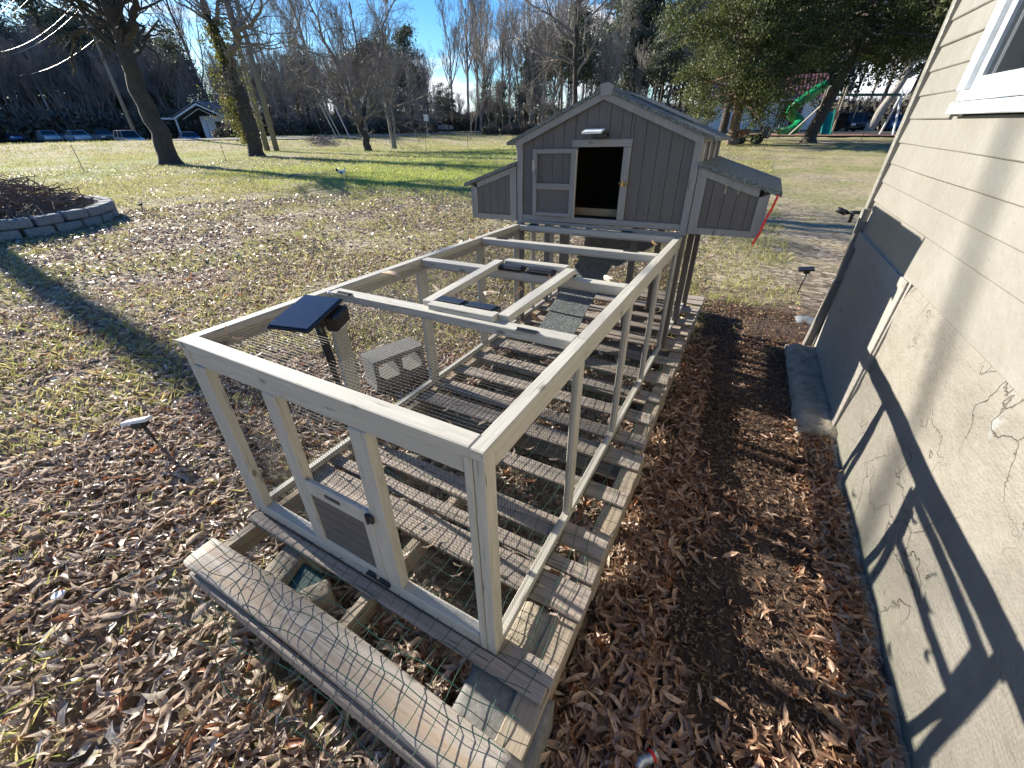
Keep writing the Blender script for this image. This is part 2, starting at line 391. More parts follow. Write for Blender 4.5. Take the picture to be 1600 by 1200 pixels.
def fill(me, V, loops, tot):
    me.vertices.add(len(V)); me.vertices.foreach_set('co', np.asarray(V, np.float32).ravel())
    me.loops.add(len(loops)); me.loops.foreach_set('vertex_index', loops)
    me.polygons.add(len(tot)); st = np.zeros(len(tot), np.int32); st[1:] = np.cumsum(tot)[:-1]
    me.polygons.foreach_set('loop_start', st)
    me.polygons.foreach_set('use_smooth', np.zeros(len(tot), bool)); me.update(calc_edges=True); me.validate()
def link(name, data, parent=None, loc=None, rz=None):
    o = bpy.data.objects.new(name, data); COL.objects.link(o)
    if parent is not None: o.parent = parent
    if loc is not None: o.location = loc
    if rz is not None: o.rotation_euler = (0, 0, rz)
    return o
def part(name, mb, m, parent, smooth=False, label=None):
    o = link(name, mb.mesh(name, m, smooth), parent)
    if label: o['label'] = label
    return o
def tag(o, label=None, cat=None, group=None, kind=None):
    if label: o['label'] = label
    if cat: o['category'] = cat
    if group: o['group'] = group
    if kind: o['kind'] = kind
    return o
def thing(name, label, cat, loc=(0, 0, 0), rz=0, group=None):
    o = link(name, None, None, loc, rz); o.empty_display_size = .1
    return tag(o, label, cat, group)
def copy_tree(o, parent=None):
    c = o.copy(); COL.objects.link(c)
    if parent is not None: c.parent = parent
    for ch in list(o.children): copy_tree(ch, c)
    return c
def triobj(name, V, T, m, parent=None, color=None, sm=False):
    me = bpy.data.meshes.new(name); T = np.asarray(T, np.int32)
    fill(me, V, T.ravel(), np.full(len(T), T.shape[1], np.int32)); me.materials.append(M[m])
    if sm: me.polygons.foreach_set('use_smooth', np.ones(len(T), bool))
    if color is not None:
        a = me.attributes.new('lc', 'FLOAT_COLOR', 'POINT'); a.data.foreach_set('color', np.concatenate([color, np.ones((len(color), 1))], 1).astype(np.float32).ravel())
    return link(name, me, parent)

# ------------------------------------------------------------------ ground
g = np.sinh(np.linspace(-1, 1, 261) * 5.2) / np.sinh(5.2) * 420
gx, gy = np.meshgrid(g, g, indexing='ij')
from mathutils import noise as MN
gz = ht(gx, gy)
rr = np.hypot(gx, gy)
mic = np.array([MN.fractal(Vector((a * .9, b * .9, 0)), 1.0, 2.0, 4) if r < 60 else 0 for a, b, r in zip(gx.ravel(), gy.ravel(), rr.ravel())]).reshape(gx.shape)
gz = gz + mic * .022 * np.clip(rr / 3, .5, 2.2)
n = len(g); I = np.arange(n * n).reshape(n, n)
q = np.stack([I[:-1, :-1], I[1:, :-1], I[1:, 1:], I[:-1, 1:]], -1).reshape(-1, 4)
ground = triobj('ground', np.stack([gx, gy, gz], -1).reshape(-1, 3), q, 'ground'); ground['kind'] = 'structure'
ground.data.polygons.foreach_set('use_smooth', np.ones(len(q), bool))

def strip(name, pts, width, m, dz=.03):
    P = np.array(pts, float)
    t = np.linspace(0, len(P) - 1, 60); Q = np.stack([np.interp(t, range(len(P)), P[:, i]) for i in range(2)], 1)
    T = np.gradient(Q, axis=0); T /= np.linalg.norm(T, axis=1)[:, None]; Nn = np.stack([-T[:, 1], T[:, 0]], 1)
    rows = [Q + Nn * width * s for s in (-.5, -.25, 0, .25, .5)]
    V = np.stack(rows, 1).reshape(-1, 2); z = ht(V[:, 0], V[:, 1]) + dz
    k = 5; F = [[i * k + j, i * k + j + 1, (i + 1) * k + j + 1, (i + 1) * k + j] for i in range(len(Q) - 1) for j in range(k - 1)]
    o = triobj(name, np.concatenate([V, z[:, None]], 1), F, m); o['kind'] = 'structure'; return o
strip('road', [(-190, 60), (-120, 34), (-72, 24), (-52, 27), (-42, 36.5), (-37, 44), (-33, 60), (-32, 100)], 5.5, 'road', .07)
strip('driveway', [(-14, 60), (0, 53.5), (14, 53), (30, 54)], 4.0, 'road', .09)
strip('mulch_bed', [(-1.5, 44.2), (12, 43.2)], 5.5, 'mulch', .10)

# ------------------------------------------------------------------ house wall on the right
WX = .85
house = thing('house', 'cream sided house wall with cracked stucco skirting and white framed window', 'house', (WX, 0, 0))
mb = MB()
mb.ext([(.012, -.3), (.012, 2.95), (6.0, 2.95), (6.0, -.3)], -3.0, 3.82); part('wall_core', mb, 'dark', house)
mb = MB(); mb.box((2.9, .4, 3.02), (7.0, 8.2, .1)); part('roof', mb, 'greyroof', house)
# window opening (house coordinates; y towards coop)
WY0, WY1, WZ0, WZ1 = 1.75, 3.05, 1.545, 2.6
bz = [.862, 1.052, 1.169, 1.280, 1.400, 1.530] + [1.530 + .1175 * i for i in range(1, 13)]
for i in range(len(bz) - 1):
    z0, z1 = bz[i], bz[i + 1]
    segs = [(-3.0, 3.86)] if z1 <= 1.54 or z0 >= WZ1 else [(WY1 + .085, 3.86), (-3.0, WY0 - .1)]
    for (a, b) in segs:
        mb = MB(); na = 26 if b - a > 2 else 6
        ys = np.linspace(a, b, na); V = []; ph = random.uniform(0, 9)
        for yv in ys:
            wob = .0035 * math.sin(yv * 2.3 + ph) + .0025 * MN.noise(Vector((yv * 5, z0 * 7, 0)))
            sag = .0035 * MN.noise(Vector((yv * 1.4, z0 * 3, 5)))
            V += [(-.004 + wob * .2, yv, z1 + sag + .010), (-.0145 + wob, yv, z0 + .004 + sag), (-.010 + wob, yv, z0 + sag - .001), (.012, yv, z0 + sag - .001)]
        F = [[j * 4 + e, j * 4 + e + 1, (j + 1) * 4 + e + 1, (j + 1) * 4 + e] for j in range(na - 1) for e in range(3)]
        V += [(.012, a, z1 + .01), (.012, b, z1 + .01)]
        F += [[0, 1, 2, 3], [(na - 1) * 4 + 3, (na - 1) * 4 + 2, (na - 1) * 4 + 1, (na - 1) * 4]]
        mb.add(V, F); part('siding_board', mb, 'siding', house)
mb = MB(); mb.box((-.012, 3.885, 1.93), (.05, .055, 2.12), bev=.006); part('corner_trim', mb, 'siding', house)
mb = MB(); mb.box((3.0, 3.90, 1.4), (6.0, .03, 3.1), bev=.004); part('end_wall', mb, 'siding', house)
mb = MB(); mb.beam((-.03, 3.86, 1.0), (-.03, 3.78, .50), .045, .05, (1, 0, 0), .006); mb.beam((-.03, 3.78, .50), (-.05, 3.84, -.12), .05, .06, (1, 0, 0), .008)
part('skirt_corner_post', mb, 'siding', house)
# plywood skirting panels below the siding
mb = MB(); mb.box((-.006, 3.17, .40), (.022, 1.20, .93), bev=.003); part('skirt_panel', mb, 'skirt', house)
mb = MB(); mb.box((-.022, 2.63, .42), (.014, .105, .88), np.array(Matrix.Rotation(R(-1.5), 3, 'X')), .003); part('skirt_batten', mb, 'skirt', house)
mb = MB(); mb.box((-.022, 3.25, .805), (.014, 1.12, .10), bev=.003); part('skirt_top_board', mb, 'skirt', house)
# rough stucco field
ny, nzv = 300, 70
yy = np.linspace(-2.9, 2.60, ny); zz = np.linspace(-.25, .875, nzv)
V = []
for yv in yy:
    for zv in zz:
        d = MN.fractal(Vector((yv * 2.2, zv * 2.2, 3)), 1.0, 2.1, 5) * .014 + MN.noise(Vector((yv * 1.1, zv * 1.4, 8))) * .012
        edge = -.02 * max(0, 1 - abs(zv - .87) / .03)
        V.append((-.012 + d - edge * .4 - .03 * max(0, .25 - zv) ** 1.0, yv, zv + .006 * math.sin(yv * 7)))
I = np.arange(ny * nzv).reshape(ny, nzv)
q = np.stack([I[:-1, :-1], I[:-1, 1:], I[1:, 1:], I[1:, :-1]], -1).reshape(-1, 4)
st = triobj('stucco_skirting', np.array(V), q, 'stucco', house); st.data.polygons.foreach_set('use_smooth', np.ones(len(q), bool))
# footing lip
def rough_block(x0, x1, y0, y1, z0, z1, res=.03, amp=.012, seed=0, rnd=.02):
    mb = MB(); xs = np.linspace(x0, x1, max(3, int((x1 - x0) / res))); ys = np.linspace(y0, y1, max(3, int((y1 - y0) / res)))
    V = []; nx = len(xs); nyy = len(ys)
    for a in xs:
        for b in ys:
            e = min(a - x0, x1 - a, b - y0, y1 - b)
            V.append((a + amp * MN.noise(Vector((a * 9, b * 9, seed))), b + amp * MN.noise(Vector((a * 9, b * 9, seed + 5))), z1 + amp * MN.fractal(Vector((a * 8, b * 8, seed + 9)), 1, 2, 3) - max(0, rnd - e) * 1.1))
    F = [[i * nyy + j, (i + 1) * nyy + j, (i + 1) * nyy + j + 1, i * nyy + j + 1] for i in range(nx - 1) for j in range(nyy - 1)]
    per = [i * nyy for i in range(nx)] + [(nx - 1) * nyy + j for j in range(1, nyy)] + [i * nyy + nyy - 1 for i in range(nx - 2, -1, -1)] + [j for j in range(nyy - 2, 0, -1)]
    b0 = len(V)
    for i in per: V.append((V[i][0], V[i][1], z0))
    m_ = len(per)
    F += [[b0 + i, b0 + (i + 1) % m_, per[(i + 1) % m_], per[i]] for i in range(m_)]
    mb.add(V, F); return mb
part('footing', rough_block(-.062, .02, -2.9, 2.45, -.3, -.045, .03, .03, 3, .012), 'footing', house, True)
part('footing_apron', rough_block(-.21, .02, 2.47, 3.72, -.3, -.005, .03, .014, 8, .03), 'footing', house, True, 'lumpy concrete apron at the foot of the skirting')
# window
mb = MB(); mb.box((-.022, (WY0 + WY1) / 2 - .07, 1.571), (.062, WY1 - WY0 + .20, .048), bev=.004); part('window_sill', mb, 'white', house)
mb = MB(); mb.box((-.016, (WY0 + WY1) / 2 - .05, 1.620), (.040, WY1 - WY0 + .18, .040), bev=.004); part('window_sill', mb, 'white', house)
mb = MB(); mb.box((-.016, WY1 + .045, 2.12), (.045, .085, .96), bev=.004); mb.box((-.016, WY0 - .045, 2.12), (.045, .085, .96), bev=.004); mb.box((-.016, (WY0 + WY1) / 2, 2.64), (.045, WY1 - WY0 + .18, .09), bev=.004)
wf = part('window_frame', mb, 'white', house)
mb = MB()
for (yc, zc, a, b) in ((WY1 - .03, 2.12, .05, .96), (WY0 + .03, 2.12, .05, .96), ((WY0 + WY1) / 2, 1.665, 1.19, .05), ((WY0 + WY1) / 2, 2.12, 1.19, .04)):
    mb.box((.0, yc, zc), (.03, a, b), bev=.004)
part('sash', mb, 'white', wf)
mb = MB(); mb.box((.006, (WY0 + WY1) / 2, 2.12), (.004, WY1 - WY0, .93), bev=.001); part('glass_pane', mb, 'glass', wf)
# spigot at the corner
sp = thing('garden_tap', 'small dark tap sticking out beyond the far house corner', 'tap', (WX - .02, 3.93, .96))
mb = MB(); mb.tube([(0, 0, 0), (-.05, .02, 0), (-.10, .03, -.01)], .012, 8); mb.tube([(-.1, .03, -.01), (-.16, .035, .01)], .02, 8); mb.tube([(-.06, .02, 0), (-.06, .02, -.07)], .012, 8)
part('spout', mb, 'black', sp, True)
# ------------------------------------------------------------------ frame of the tilted pallets and run
RR = Matrix(((0.99917, 0.0330, -0.0240), (-0.0320, 0.99920, 0.0240), (0.0248, -0.0232, 0.99942)))
RR = RR.to_quaternion().to_matrix()
RT = Vector((-0.316, 0.509, 0.164))
def rw(p): return RR @ Vector(p) + RT
def rthing(name, label, cat, p=(0, 0, 0), group=None):
    o = thing(name, label, cat, (0, 0, 0), 0, group); o.matrix_world = Matrix.Translation(rw(p)) @ RR.to_4x4(); return o
def shift(mb, p):
    mb.V = [v - np.array(p) for v in mb.V]; return mb

coop = rthing('chicken_coop', 'grey gabled chicken coop on legs joined to a long whitewashed wire netting run', 'chicken coop')
def cp(name, mb, m, parent=None, smooth=False, label=None): return part(name, mb, m, parent or coop, smooth, label)
def bx(name, x0, x1, y0, y1, z0, z1, m, parent=None, bev=.003, label=None):
    return cp(name, MB().box(((x0 + x1) / 2, (y0 + y1) / 2, (z0 + z1) / 2), (x1 - x0, y1 - y0, z1 - z0), None, bev), m, parent, label=label)
W = 1.20; YS = [0, .61, 1.22, 1.83, 2.385]
# side walls of the run
for sx_, xo, xi in ((1, 0., -.032), (-1, -W, -W + .032)):
    a, b = min(xo, xi), max(xo, xi)
    for i in range(4):
        y0, y1 = YS[i], YS[i + 1]
        bx('bottom_rail', a, b, y0 + .002, y1 - .002, .003, .034, 'frame')
        bx('top_rail', a, b, y0 + (.047 if i == 0 else .002), y1 - .002, .722, .768, 'frame')
        bx('cap_rail', a - (.004 if sx_ > 0 else 0.004), b + .010 * (1 if sx_ < 0 else .4), y0 + (0 if i else -.004), y1 - .0015, .770, .800, 'frame')
    for i in range(1, 5):
        y = YS[i] - (.0 if i < 4 else .03)
        bx('post', a + .003, b - .003, y - (.046 if sx_ < 0 else .034), y + (.028 if sx_ < 0 and i < 4 else .010), .036, .720, 'frame')
    bx('corner_post', (a if sx_ > 0 else a), (b if sx_ < 0 else b), .001, .0455, .036, .768, 'frame')
    bx('post', a + .003, b - .003, 2.62, 2.655, .036, .80, 'frame'); bx('post', a + .003, b - .003, 3.0, 3.04, .036, .80, 'frame')
    bx('bottom_rail', a, b, 2.39, 3.38, .003, .034, 'frame')
# front end of the run
bx('bottom_rail', -W + .034, -.058, .001, .040, .003, .058, 'frame')
bx('top_rail', -W + .034, -.058, .004, .036, .712, .768, 'frame')
bx('cap_rail', -W + .02, -.033, -.004, .046, .770, .802, 'frame')
bx('corner_post', -.0565, -.0335, .0, .046, .004, .768, 'frame')
bx('corner_post', -1.165, -1.105, .0, .034, .059, .711, 'frame')
bx('post', -.800, -.735, .003, .036, .059, .711, 'frame')
bx('post', -.428, -.362, .001, .036, .059, .711, 'frame')
# little grey door at the bottom of the front
door = cp('front_door', MB().box((-.602, .010, .3525), (.262, .018, .063)).box((-.602, .010, .075), (.262, .018, .028)).box((-.753 + .01, .010, .225), (.028, .018, .325)).box((-.451, .010, .225), (.042, .018, .325)), 'frame')
for i in range(5):
    bx('door_plank', -.727, -.474, .006, .016, .090 + i * .0465, .090 + (i + 1) * .0465 - .003, 'plank', door, .0015)
cp('handle_slot', MB().box((-.603, -.0006, .356), (.07, .003, .014), None, .0012), 'hinge', door)
cp('hinge', MB().box((-.427, -.006, .372), (.03, .01, .03), None, .001).tube([(-.43, -.012, .355), (-.43, -.012, .392)], .005, 6), 'hinge', door)
cp('latch', MB().box((-.50, -.004, .050), (.034, .008, .022), None, .001).box((-.44, -.004, .046), (.044, .008, .022), None, .001).tube([(-.52, -.011, .052), (-.415, -.011, .045)], .0045, 6), 'hinge', door)
# cross bars over the roof of the run
for y, nm in ((.61, 1), (1.22, 1), (1.83, 1), (2.355, 0)):
    bx('cross_bar', -W + .044, -.038, y - .028, y + .026, .762 - (.008 if y > .7 else 0), .799 - .002, 'frame')
for (x, y) in ((-1.07, .585), (-.20, .585), (-1.02, 1.84), (-.19, 1.84), (-.32, 1.245), (-1.05, 2.37), (-.35, 2.37)):
    cp('hinge', MB().box((x, y, .7995), (.075, .028, .003), None, .001).tube([(x - .036, y, .803), (x + .036, y, .803)], .0042, 6), 'hinge')
# raised hatch with black weights
hatch = cp('roof_hatch', MB().beam((-.655, .632, .806), (-.685, 1.238, .822), .048, .026).beam((-.315, .632, .806), (-.305, 1.238, .822), .048, .026)
           .beam((-.66, 1.262, .823), (-.33, 1.264, .823), .046, .026).beam((-.632, .625, .8065), (-.34, .625, .8065), .046, .026), 'frame')
for (x, y) in ((-.60, 1.205), (-.44, 1.205), (-.57, .668), (-.43, .668)):
    cp('black_plate', MB().box((x, y, .812), (.135, .062, .016), None, .004).box((x, y, .822), (.115, .045, .005), None, .002), 'black', hatch)
# netting
def net(o, u, v, w, h, cell=.0137, r=.00050, wob=.0018):
    mb = MB(); o, u, v = (np.array(a, float) for a in (o, u, v)); nn = np.cross(u, v)
    for (A, B, la, lb) in ((u, v, w, h), (v, u, h, w)):
        for i in range(1, int(la / cell)):
            t = np.linspace(0, lb, max(3, int(lb / .11)))
            P = [o + A * (i * cell + wob * MN.noise(Vector((i * .31, k * 5, 1)))) + B * k + nn * .004 * MN.noise(Vector((i * cell * 3, k * 3, 4))) for k in t]
            mb.tube(P, r, 3, False)
    return mb
for y0, y1 in zip(YS[:-1], YS[1:]):
    cp('side_netting', net((-.017, y0 + .01, .036), (0, 1, 0), (0, 0, 1), y1 - y0 - .02, .70), 'wire')
    cp('side_netting', net((-W + .017, y0 + .01, .036), (0, 1, 0), (0, 0, 1), y1 - y0 - .02, .70), 'wire')
    cp('roof_netting', net((-W + .04, y0 + .01, .764), (1, 0, 0), (0, 1, 0), W - .075, y1 - y0 - .02), 'wire')
cp('front_netting', net((-1.10, .034, .06), (1, 0, 0), (0, 0, 1), .30, .65), 'wire')
cp('front_netting', net((-.735, .034, .38), (1, 0, 0), (0, 0, 1), .31, .33), 'wire')
cp('front_netting', net((-.362, .034, .06), (1, 0, 0), (0, 0, 1), .31, .65), 'wire')

# ---------------- coop body
XB0, XB1, YF, YB = -1.20, .02, 2.392, 3.40
ze, zp = 1.335, 1.585; xm = -.59
def rz_(x): return ze + (zp - ze) * (1 - abs(x - xm) / (XB1 - xm if x > xm else xm - XB0))
bx('floor', XB0 + .02, XB1 - .02, YF + .05, YB - .02, .815, .835, 'floorw')
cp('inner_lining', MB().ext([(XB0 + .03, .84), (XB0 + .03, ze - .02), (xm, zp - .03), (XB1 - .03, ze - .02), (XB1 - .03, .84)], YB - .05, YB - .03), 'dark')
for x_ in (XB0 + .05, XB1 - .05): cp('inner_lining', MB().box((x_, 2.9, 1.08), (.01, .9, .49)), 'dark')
cp('sill_board', MB().box(((XB0 + XB1) / 2, YF + .10, .895), (1.1, .02, .05)), 'floorw')
# backing boards behind the front planks, leaving the doorway open
DX0, DX1, DZ0, DZ1 = -.745, -.440, .872, 1.302
# vertical planks
pw = .0765; x = XB0 + .045; k = 0
while x < XB1 - .046:
    x2 = min(x + pw, XB1 - .045)
    for (a, b, zlo) in ((x, x2, .864),):
        def top(v): return rz_(v) - .026
        pieces = []
        if b <= DX0 - .02 or a >= DX1 + .03: pieces = [(a, b, zlo)]
        else:
            if a < DX0 - .02: pieces.append((a, DX0 - .02, zlo))
            if b > DX1 + .03: pieces.append((DX1 + .03, b, zlo))
            pieces.append((max(a, DX0 - .0199), min(b, DX1 + .0299), DZ1 + .02))
        for (p, q_, zl) in pieces:
            if q_ - p < .004: continue
            e = .0013; j = random.uniform(0, .0016)
            pts = [(p + e, zl), (q_ - e, zl), (q_ - e, top(q_))] + ([(xm, top(xm))] if p < xm < q_ else []) + [(p + e, top(p))]
            cp('wall_plank', MB().ext(pts, YF + .004 - j, YF + .016), 'plank')
    x = x2
bx('doorway_frame', DX0 - .042, DX1 + .050, YF - .008, YF + .006, DZ1, DZ1 + .043, 'trim')
bx('doorway_frame', DX1, DX1 + .048, YF - .008, YF + .006, .868, DZ1 - .001, 'trim')
bx('doorway_frame', DX0 - .03, DX0, YF - .002, YF + .006, .868, DZ1 - .001, 'trim')
bx('front_board', XB0 + .046, XB1 - .046, YF - .012, YF + .010, .829, .867, 'trim')
cp('front_board', MB().beam((XB0 + .046, YF - .004, .818), (XB1 - .046, YF - .004, .806), .016, .022), 'trim')
bx('corner_post', XB0, XB0 + .045, YF - .012, YF + .03, .80, rz_(XB0) - .01, 'trim'); bx('corner_post', XB1 - .045, XB1, YF - .012, YF + .03, .80, rz_(XB1) - .01, 'trim')
bx('corner_post', XB0, XB0 + .045, YB - .04, YB, .80, rz_(XB0) - .01, 'trim'); bx('corner_post', XB1 - .045, XB1, YB - .04, YB, .80, rz_(XB1) - .01, 'trim')
# barge boards
def barge(xa, xb, y0, y1, dz0=-.030, dz1=.012):
    return MB().ext([(xa, rz_(xa) + dz0), (xb, rz_(xb) + dz0), (xb, rz_(xb) + dz1), (xa, rz_(xa) + dz1)], y0, y1)
cp('barge_board', barge(XB0 - .004, xm - .001, YF - .020, YF - .0125), 'trim'); cp('barge_board', barge(xm + .001, XB1 + .004, YF - .020, YF - .0125), 'trim')
cp('gable_cap', MB().ext([(xm - .018, zp - .012), (xm + .045, zp - .012), (xm + .060, zp + .035), (xm + .02, zp + .055), (xm - .03, zp + .045)], YF - .032, YF - .0205), 'trim')
# roof leaves
def leafp(xa, xb, y0, y1, dz, th): 
    sl = lambda x_: rz_(x_) if XB0 <= x_ <= XB1 else rz_(XB0 if x_ < XB0 else XB1) - (abs(x_ - (XB0 if x_ < XB0 else XB1))) * (zp - ze) / .61
    return MB().ext([(xa, sl(xa) + dz), (xb, sl(xb) + dz), (xb, sl(xb) + dz + th), (xa, sl(xa) + dz + th)], y0, y1)
cp('roof_panel', leafp(XB0 - .07, xm - .001, YF - .03, YB + .04, .013, .020), 'felt'); cp('roof_panel', leafp(xm + .001, XB1 + .062, YF - .03, YB + .04, .013, .020), 'felt')
cp('roof_felt_lap', leafp(xm + .03, XB1 - .12, 2.75, YB + .02, .035, .010), 'felt')
cp('ridge_cap', MB().ext([(xm - .06, rz_(xm - .06) + .034), (xm, zp + .034), (xm + .06, rz_(xm + .06) + .034), (xm + .06, rz_(xm + .06) + .042), (xm, zp + .044), (xm - .06, rz_(xm - .06) + .042)], YF - .03, YB + .04), 'felt')
# side walls
for s, xs_ in ((1, XB1), (-1, XB0)):
    y = YF + .032; 
    while y < YB - .05:
        y2 = min(y + .078, YB - .042)
        cp('wall_plank', MB().box((xs_ - s * .012, (y + y2) / 2, 1.07), (.012, y2 - y - .003, .50)), 'plank'); y = y2
    for yy_ in (YF + .05, 2.72, 3.04, 3.34): cp('side_batten', MB().box((xs_ + s * .002, yy_, 1.265), (.012, .022, .135)), 'frame')
    cp('side_rail', MB().box((xs_ + s * .004, (YF + YB) / 2, 1.335), (.014, YB - YF - .06, .03)), 'frame'); cp('side_rail', MB().box((xs_ + s * .004, (YF + YB) / 2, 1.205), (.014, YB - YF - .06, .022)), 'frame')
    cp('bottom_rail', MB().box((xs_ - s * .012, (YF + YB) / 2, .815), (.03, YB - YF - .08, .03)), 'trim')
cp('back_wall', MB().ext([(XB0 + .046, .81), (XB1 - .046, .81), (XB1 - .046, rz_(XB1 - .046) - .02), (xm, zp - .02), (XB0 + .046, rz_(XB0 + .046) - .02)], YB - .02, YB - .005), 'plank')
# legs
for x_ in (XB0 + .022, XB1 - .022):
    for y_ in (YF + .01, 2.9, YB - .022): bx('leg', x_ - .021, x_ + .021, y_ - .021, y_ + .021, .003, .799, 'plank', bev=.003)
for (x_, y_) in ((-.93, 2.66), (-.74, 2.72), (-.36, 2.66), (-.28, 3.2)): bx('leg', x_ - .022, x_ + .022, y_ - .02, y_ + .02, .003, .80, 'plank')
# swung open mesh door
sw = cp('open_mesh_door', MB().box((-1.050, 2.372, 1.081), (.030, .016, .428)).box((-.765, 2.372, 1.081), (.034, .016, .428)).box((-.907, 2.372, 1.281), (.255, .015, .028)).box((-.907, 2.372, 1.064), (.255, .015, .040)).box((-.907, 2.372, .880), (.255, .015, .026)), 'trim')
cp('door_netting', net((-1.064, 2.362, 1.05), (1, 0, 0), (0, 0, 1), .314, .245, .0165, .0006, .0005), 'trim', sw)
cp('door_edge', MB().box((-.7445, 2.372, 1.075), (.006, .020, .425)), 'frame', sw)
cp('door_panel', MB().box((-.907, 2.378, .97), (.25, .003, .16)), 'plank', sw)
cp('latch', MB().box((-.412, YF - .014, 1.092), (.05, .012, .018), None, .002).tube([(-.445, YF - .022, 1.095), (-.385, YF - .022, 1.088)], .006, 8).tube([(-.42, YF - .024, 1.075), (-.42, YF - .024, 1.112)], .005, 8), 'brass')
# nest boxes
def nest(s):
    xi = XB1 + .004 if s > 0 else XB0 - .004
    X = lambda d: xi + s * d
    nb = cp('nest_box', MB().box((X(.20), 2.89, .823), (.40, .99, .016)), 'trim')
    y0, y1 = 2.388, 3.385; zt = lambda d: 1.205 - .335 * d
    def bar(d0, d1, z0a, z1a, z0b, z1b, ya=y0 - .012, yb=y0 + .006):
        cp('face_frame', MB().ext([(X(d0), z0a), (X(d1), z0b), (X(d1), z1b), (X(d0), z1a)], ya, yb), 'trim', nb)
    for ya, yb in ((y0 - .012, y0 + .006), (y1 - .006, y1 + .012)):
        bar(.0, .052, .817, zt(0) - .052, .817, zt(.052) - .052, ya, yb); bar(.345, .40, .817, zt(.345) - .052, .817, zt(.40) - .012, ya, yb)
        bar(.0525, .3445, .817, .855, .817, .855, ya, yb); bar(0, .3445, zt(0) - .051, zt(0) - .012, zt(.3445) - .051, zt(.3445) - .012, ya, yb)
    d = .0525
    for i in range(5):
        d2 = min(d + (.045 if i in (0, 4) else .068), .3445)
        cp('nest_plank', MB().ext([(X(d + .0012), .856), (X(d2 - .0012), .856), (X(d2 - .0012), zt(d2) - .053), (X(d + .0012), zt(d) - .053)], y0 - .003 - random.uniform(0, .0015), y0 + .004), 'plank', nb); d = d2
    cp('outer_side', MB().box((X(.394), (y0 + y1) / 2, .94), (.012, y1 - y0 - .03, .24)), 'trim', nb)
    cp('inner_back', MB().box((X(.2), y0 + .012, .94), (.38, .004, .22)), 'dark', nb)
    cp('nest_roof', MB().ext([(X(-.003), zt(0) - .008), (X(.455), zt(.455) - .008), (X(.455), zt(.455) + .016), (X(-.003), zt(0) + .014)], y0 - .028, y1 + .02), 'felt', nb)
    return nb
nest(1); nest(-1)
# ramp with shingled treads
rp = cp('chicken_ramp', MB().beam((-.70, 1.90, .05), (-.62, 2.95, .66), .26, .016, bev=.002), 'plank')
for i in range(4):
    t0 = i / 4; t1 = t0 + .27
    a = np.array([-.70, 1.90, .05]); b = np.array([-.62, 2.95, .66]); d_ = b - a
    cp('shingle', MB().beam(a + d_ * t0 + np.array([0, 0, .014 + .012]), a + d_ * t1 + np.array([0, 0, .012]), .285, .006, bev=.001), 'felt', rp)
cp('shingle', MB().beam((-.62, 2.60, .52), (-.45, 3.1, .60), .40, .006, bev=.001), 'felt', rp)

# ratchet strap hanging at the right nest box
stp = rthing('ratchet_strap', 'bright red strap hanging down the outer side of the right nest box', 'strap', (.43, 2.36, 1.06))
mb = MB(); 
P1 = [(.03, -.02, .0), (.018, -.02, -.07), (.0, -.02, -.14), (-.008, -.02, -.2), (-.03, -.02, -.27)]
for i in range(4): mb.beam(P1[i], P1[i + 1], .012, .002, (0, 1, 0), .0005)
part('webbing', mb, 'red', stp)
mb = MB(); 
for i in range(4): mb.beam(np.array(P1[i]) + (-.008, .012, -.02), np.array(P1[i + 1]) + (.004, .012, -.02), .004, .002, (0, 1, 0), .0005)
part('webbing', mb, 'red', stp)
# wall lamp over the doorway
lamp = rthing('solar_wall_lamp', 'black motion lamp with pale solar top above the coop doorway', 'lamp', (-.615, YF + .002, 1.378))
part('lamp_body', MB().box((.02, -.03, -.012), (.10, .055, .028), None, .004), 'black', lamp)
part('solar_top', MB().box((-.015, -.055, .012), (.125, .075, .014), np.array(Matrix.Rotation(R(14), 3, 'X')), .002), 'solarpale', lamp)

# ---------------- pallets (tops at run z = 0)
def pallet(label, y0, y1, boards, xr=.18, xl=-1.19, stz=-.022, extra=()):
    yc = (y0 + y1) / 2
    t = rthing('wooden_pallet', label, 'pallet', (-.5, yc, -.13), 'pallets under the coop and run'); o = (-.5, yc, -.13)
    for (a, b, tilt) in boards:
        m = MB(); x1 = xr + random.uniform(-.012, .006); x0 = xl + random.uniform(-.01, .01)
        h = .018; V = []; nx = 15
        bow = random.uniform(-.004, .004)
        m.beam((x0, (a + b) / 2, -.010 + tilt), (x1, (a + b) / 2 + random.uniform(-.004, .004), -.010 - tilt), b - a, h, bev=.0035)
        part('deck_board', shift(m, o), 'pallet', t)
    for xs_ in (xr - .045, -.50, xl + .035):
        m = MB().beam((xs_, y0 + .004, -.064), (xs_, y1 - .004, -.064), .042 if xs_ != xr - .045 else .085, .086, bev=.004); part('stringer', shift(m, o), 'stringer', t)
    for a in (y0 + .06, yc, y1 - .06):
        m = MB().beam((xl, a, -.118), (xr, a, -.118), .09, .018, bev=.003); part('bottom_board', shift(m, o), 'pallet', t)
    return t
P1_ = pallet('nearest weathered pallet with a broad rounded front timber under the run front', -.280, 1.128,
       [(-.046, -.002, 0), (.004, .062, .001), (.224, .343, -.001), (.362, .42, 0), (.478, .582, .001), (.757, .843, -.001), (1.01, 1.123, .0005)])
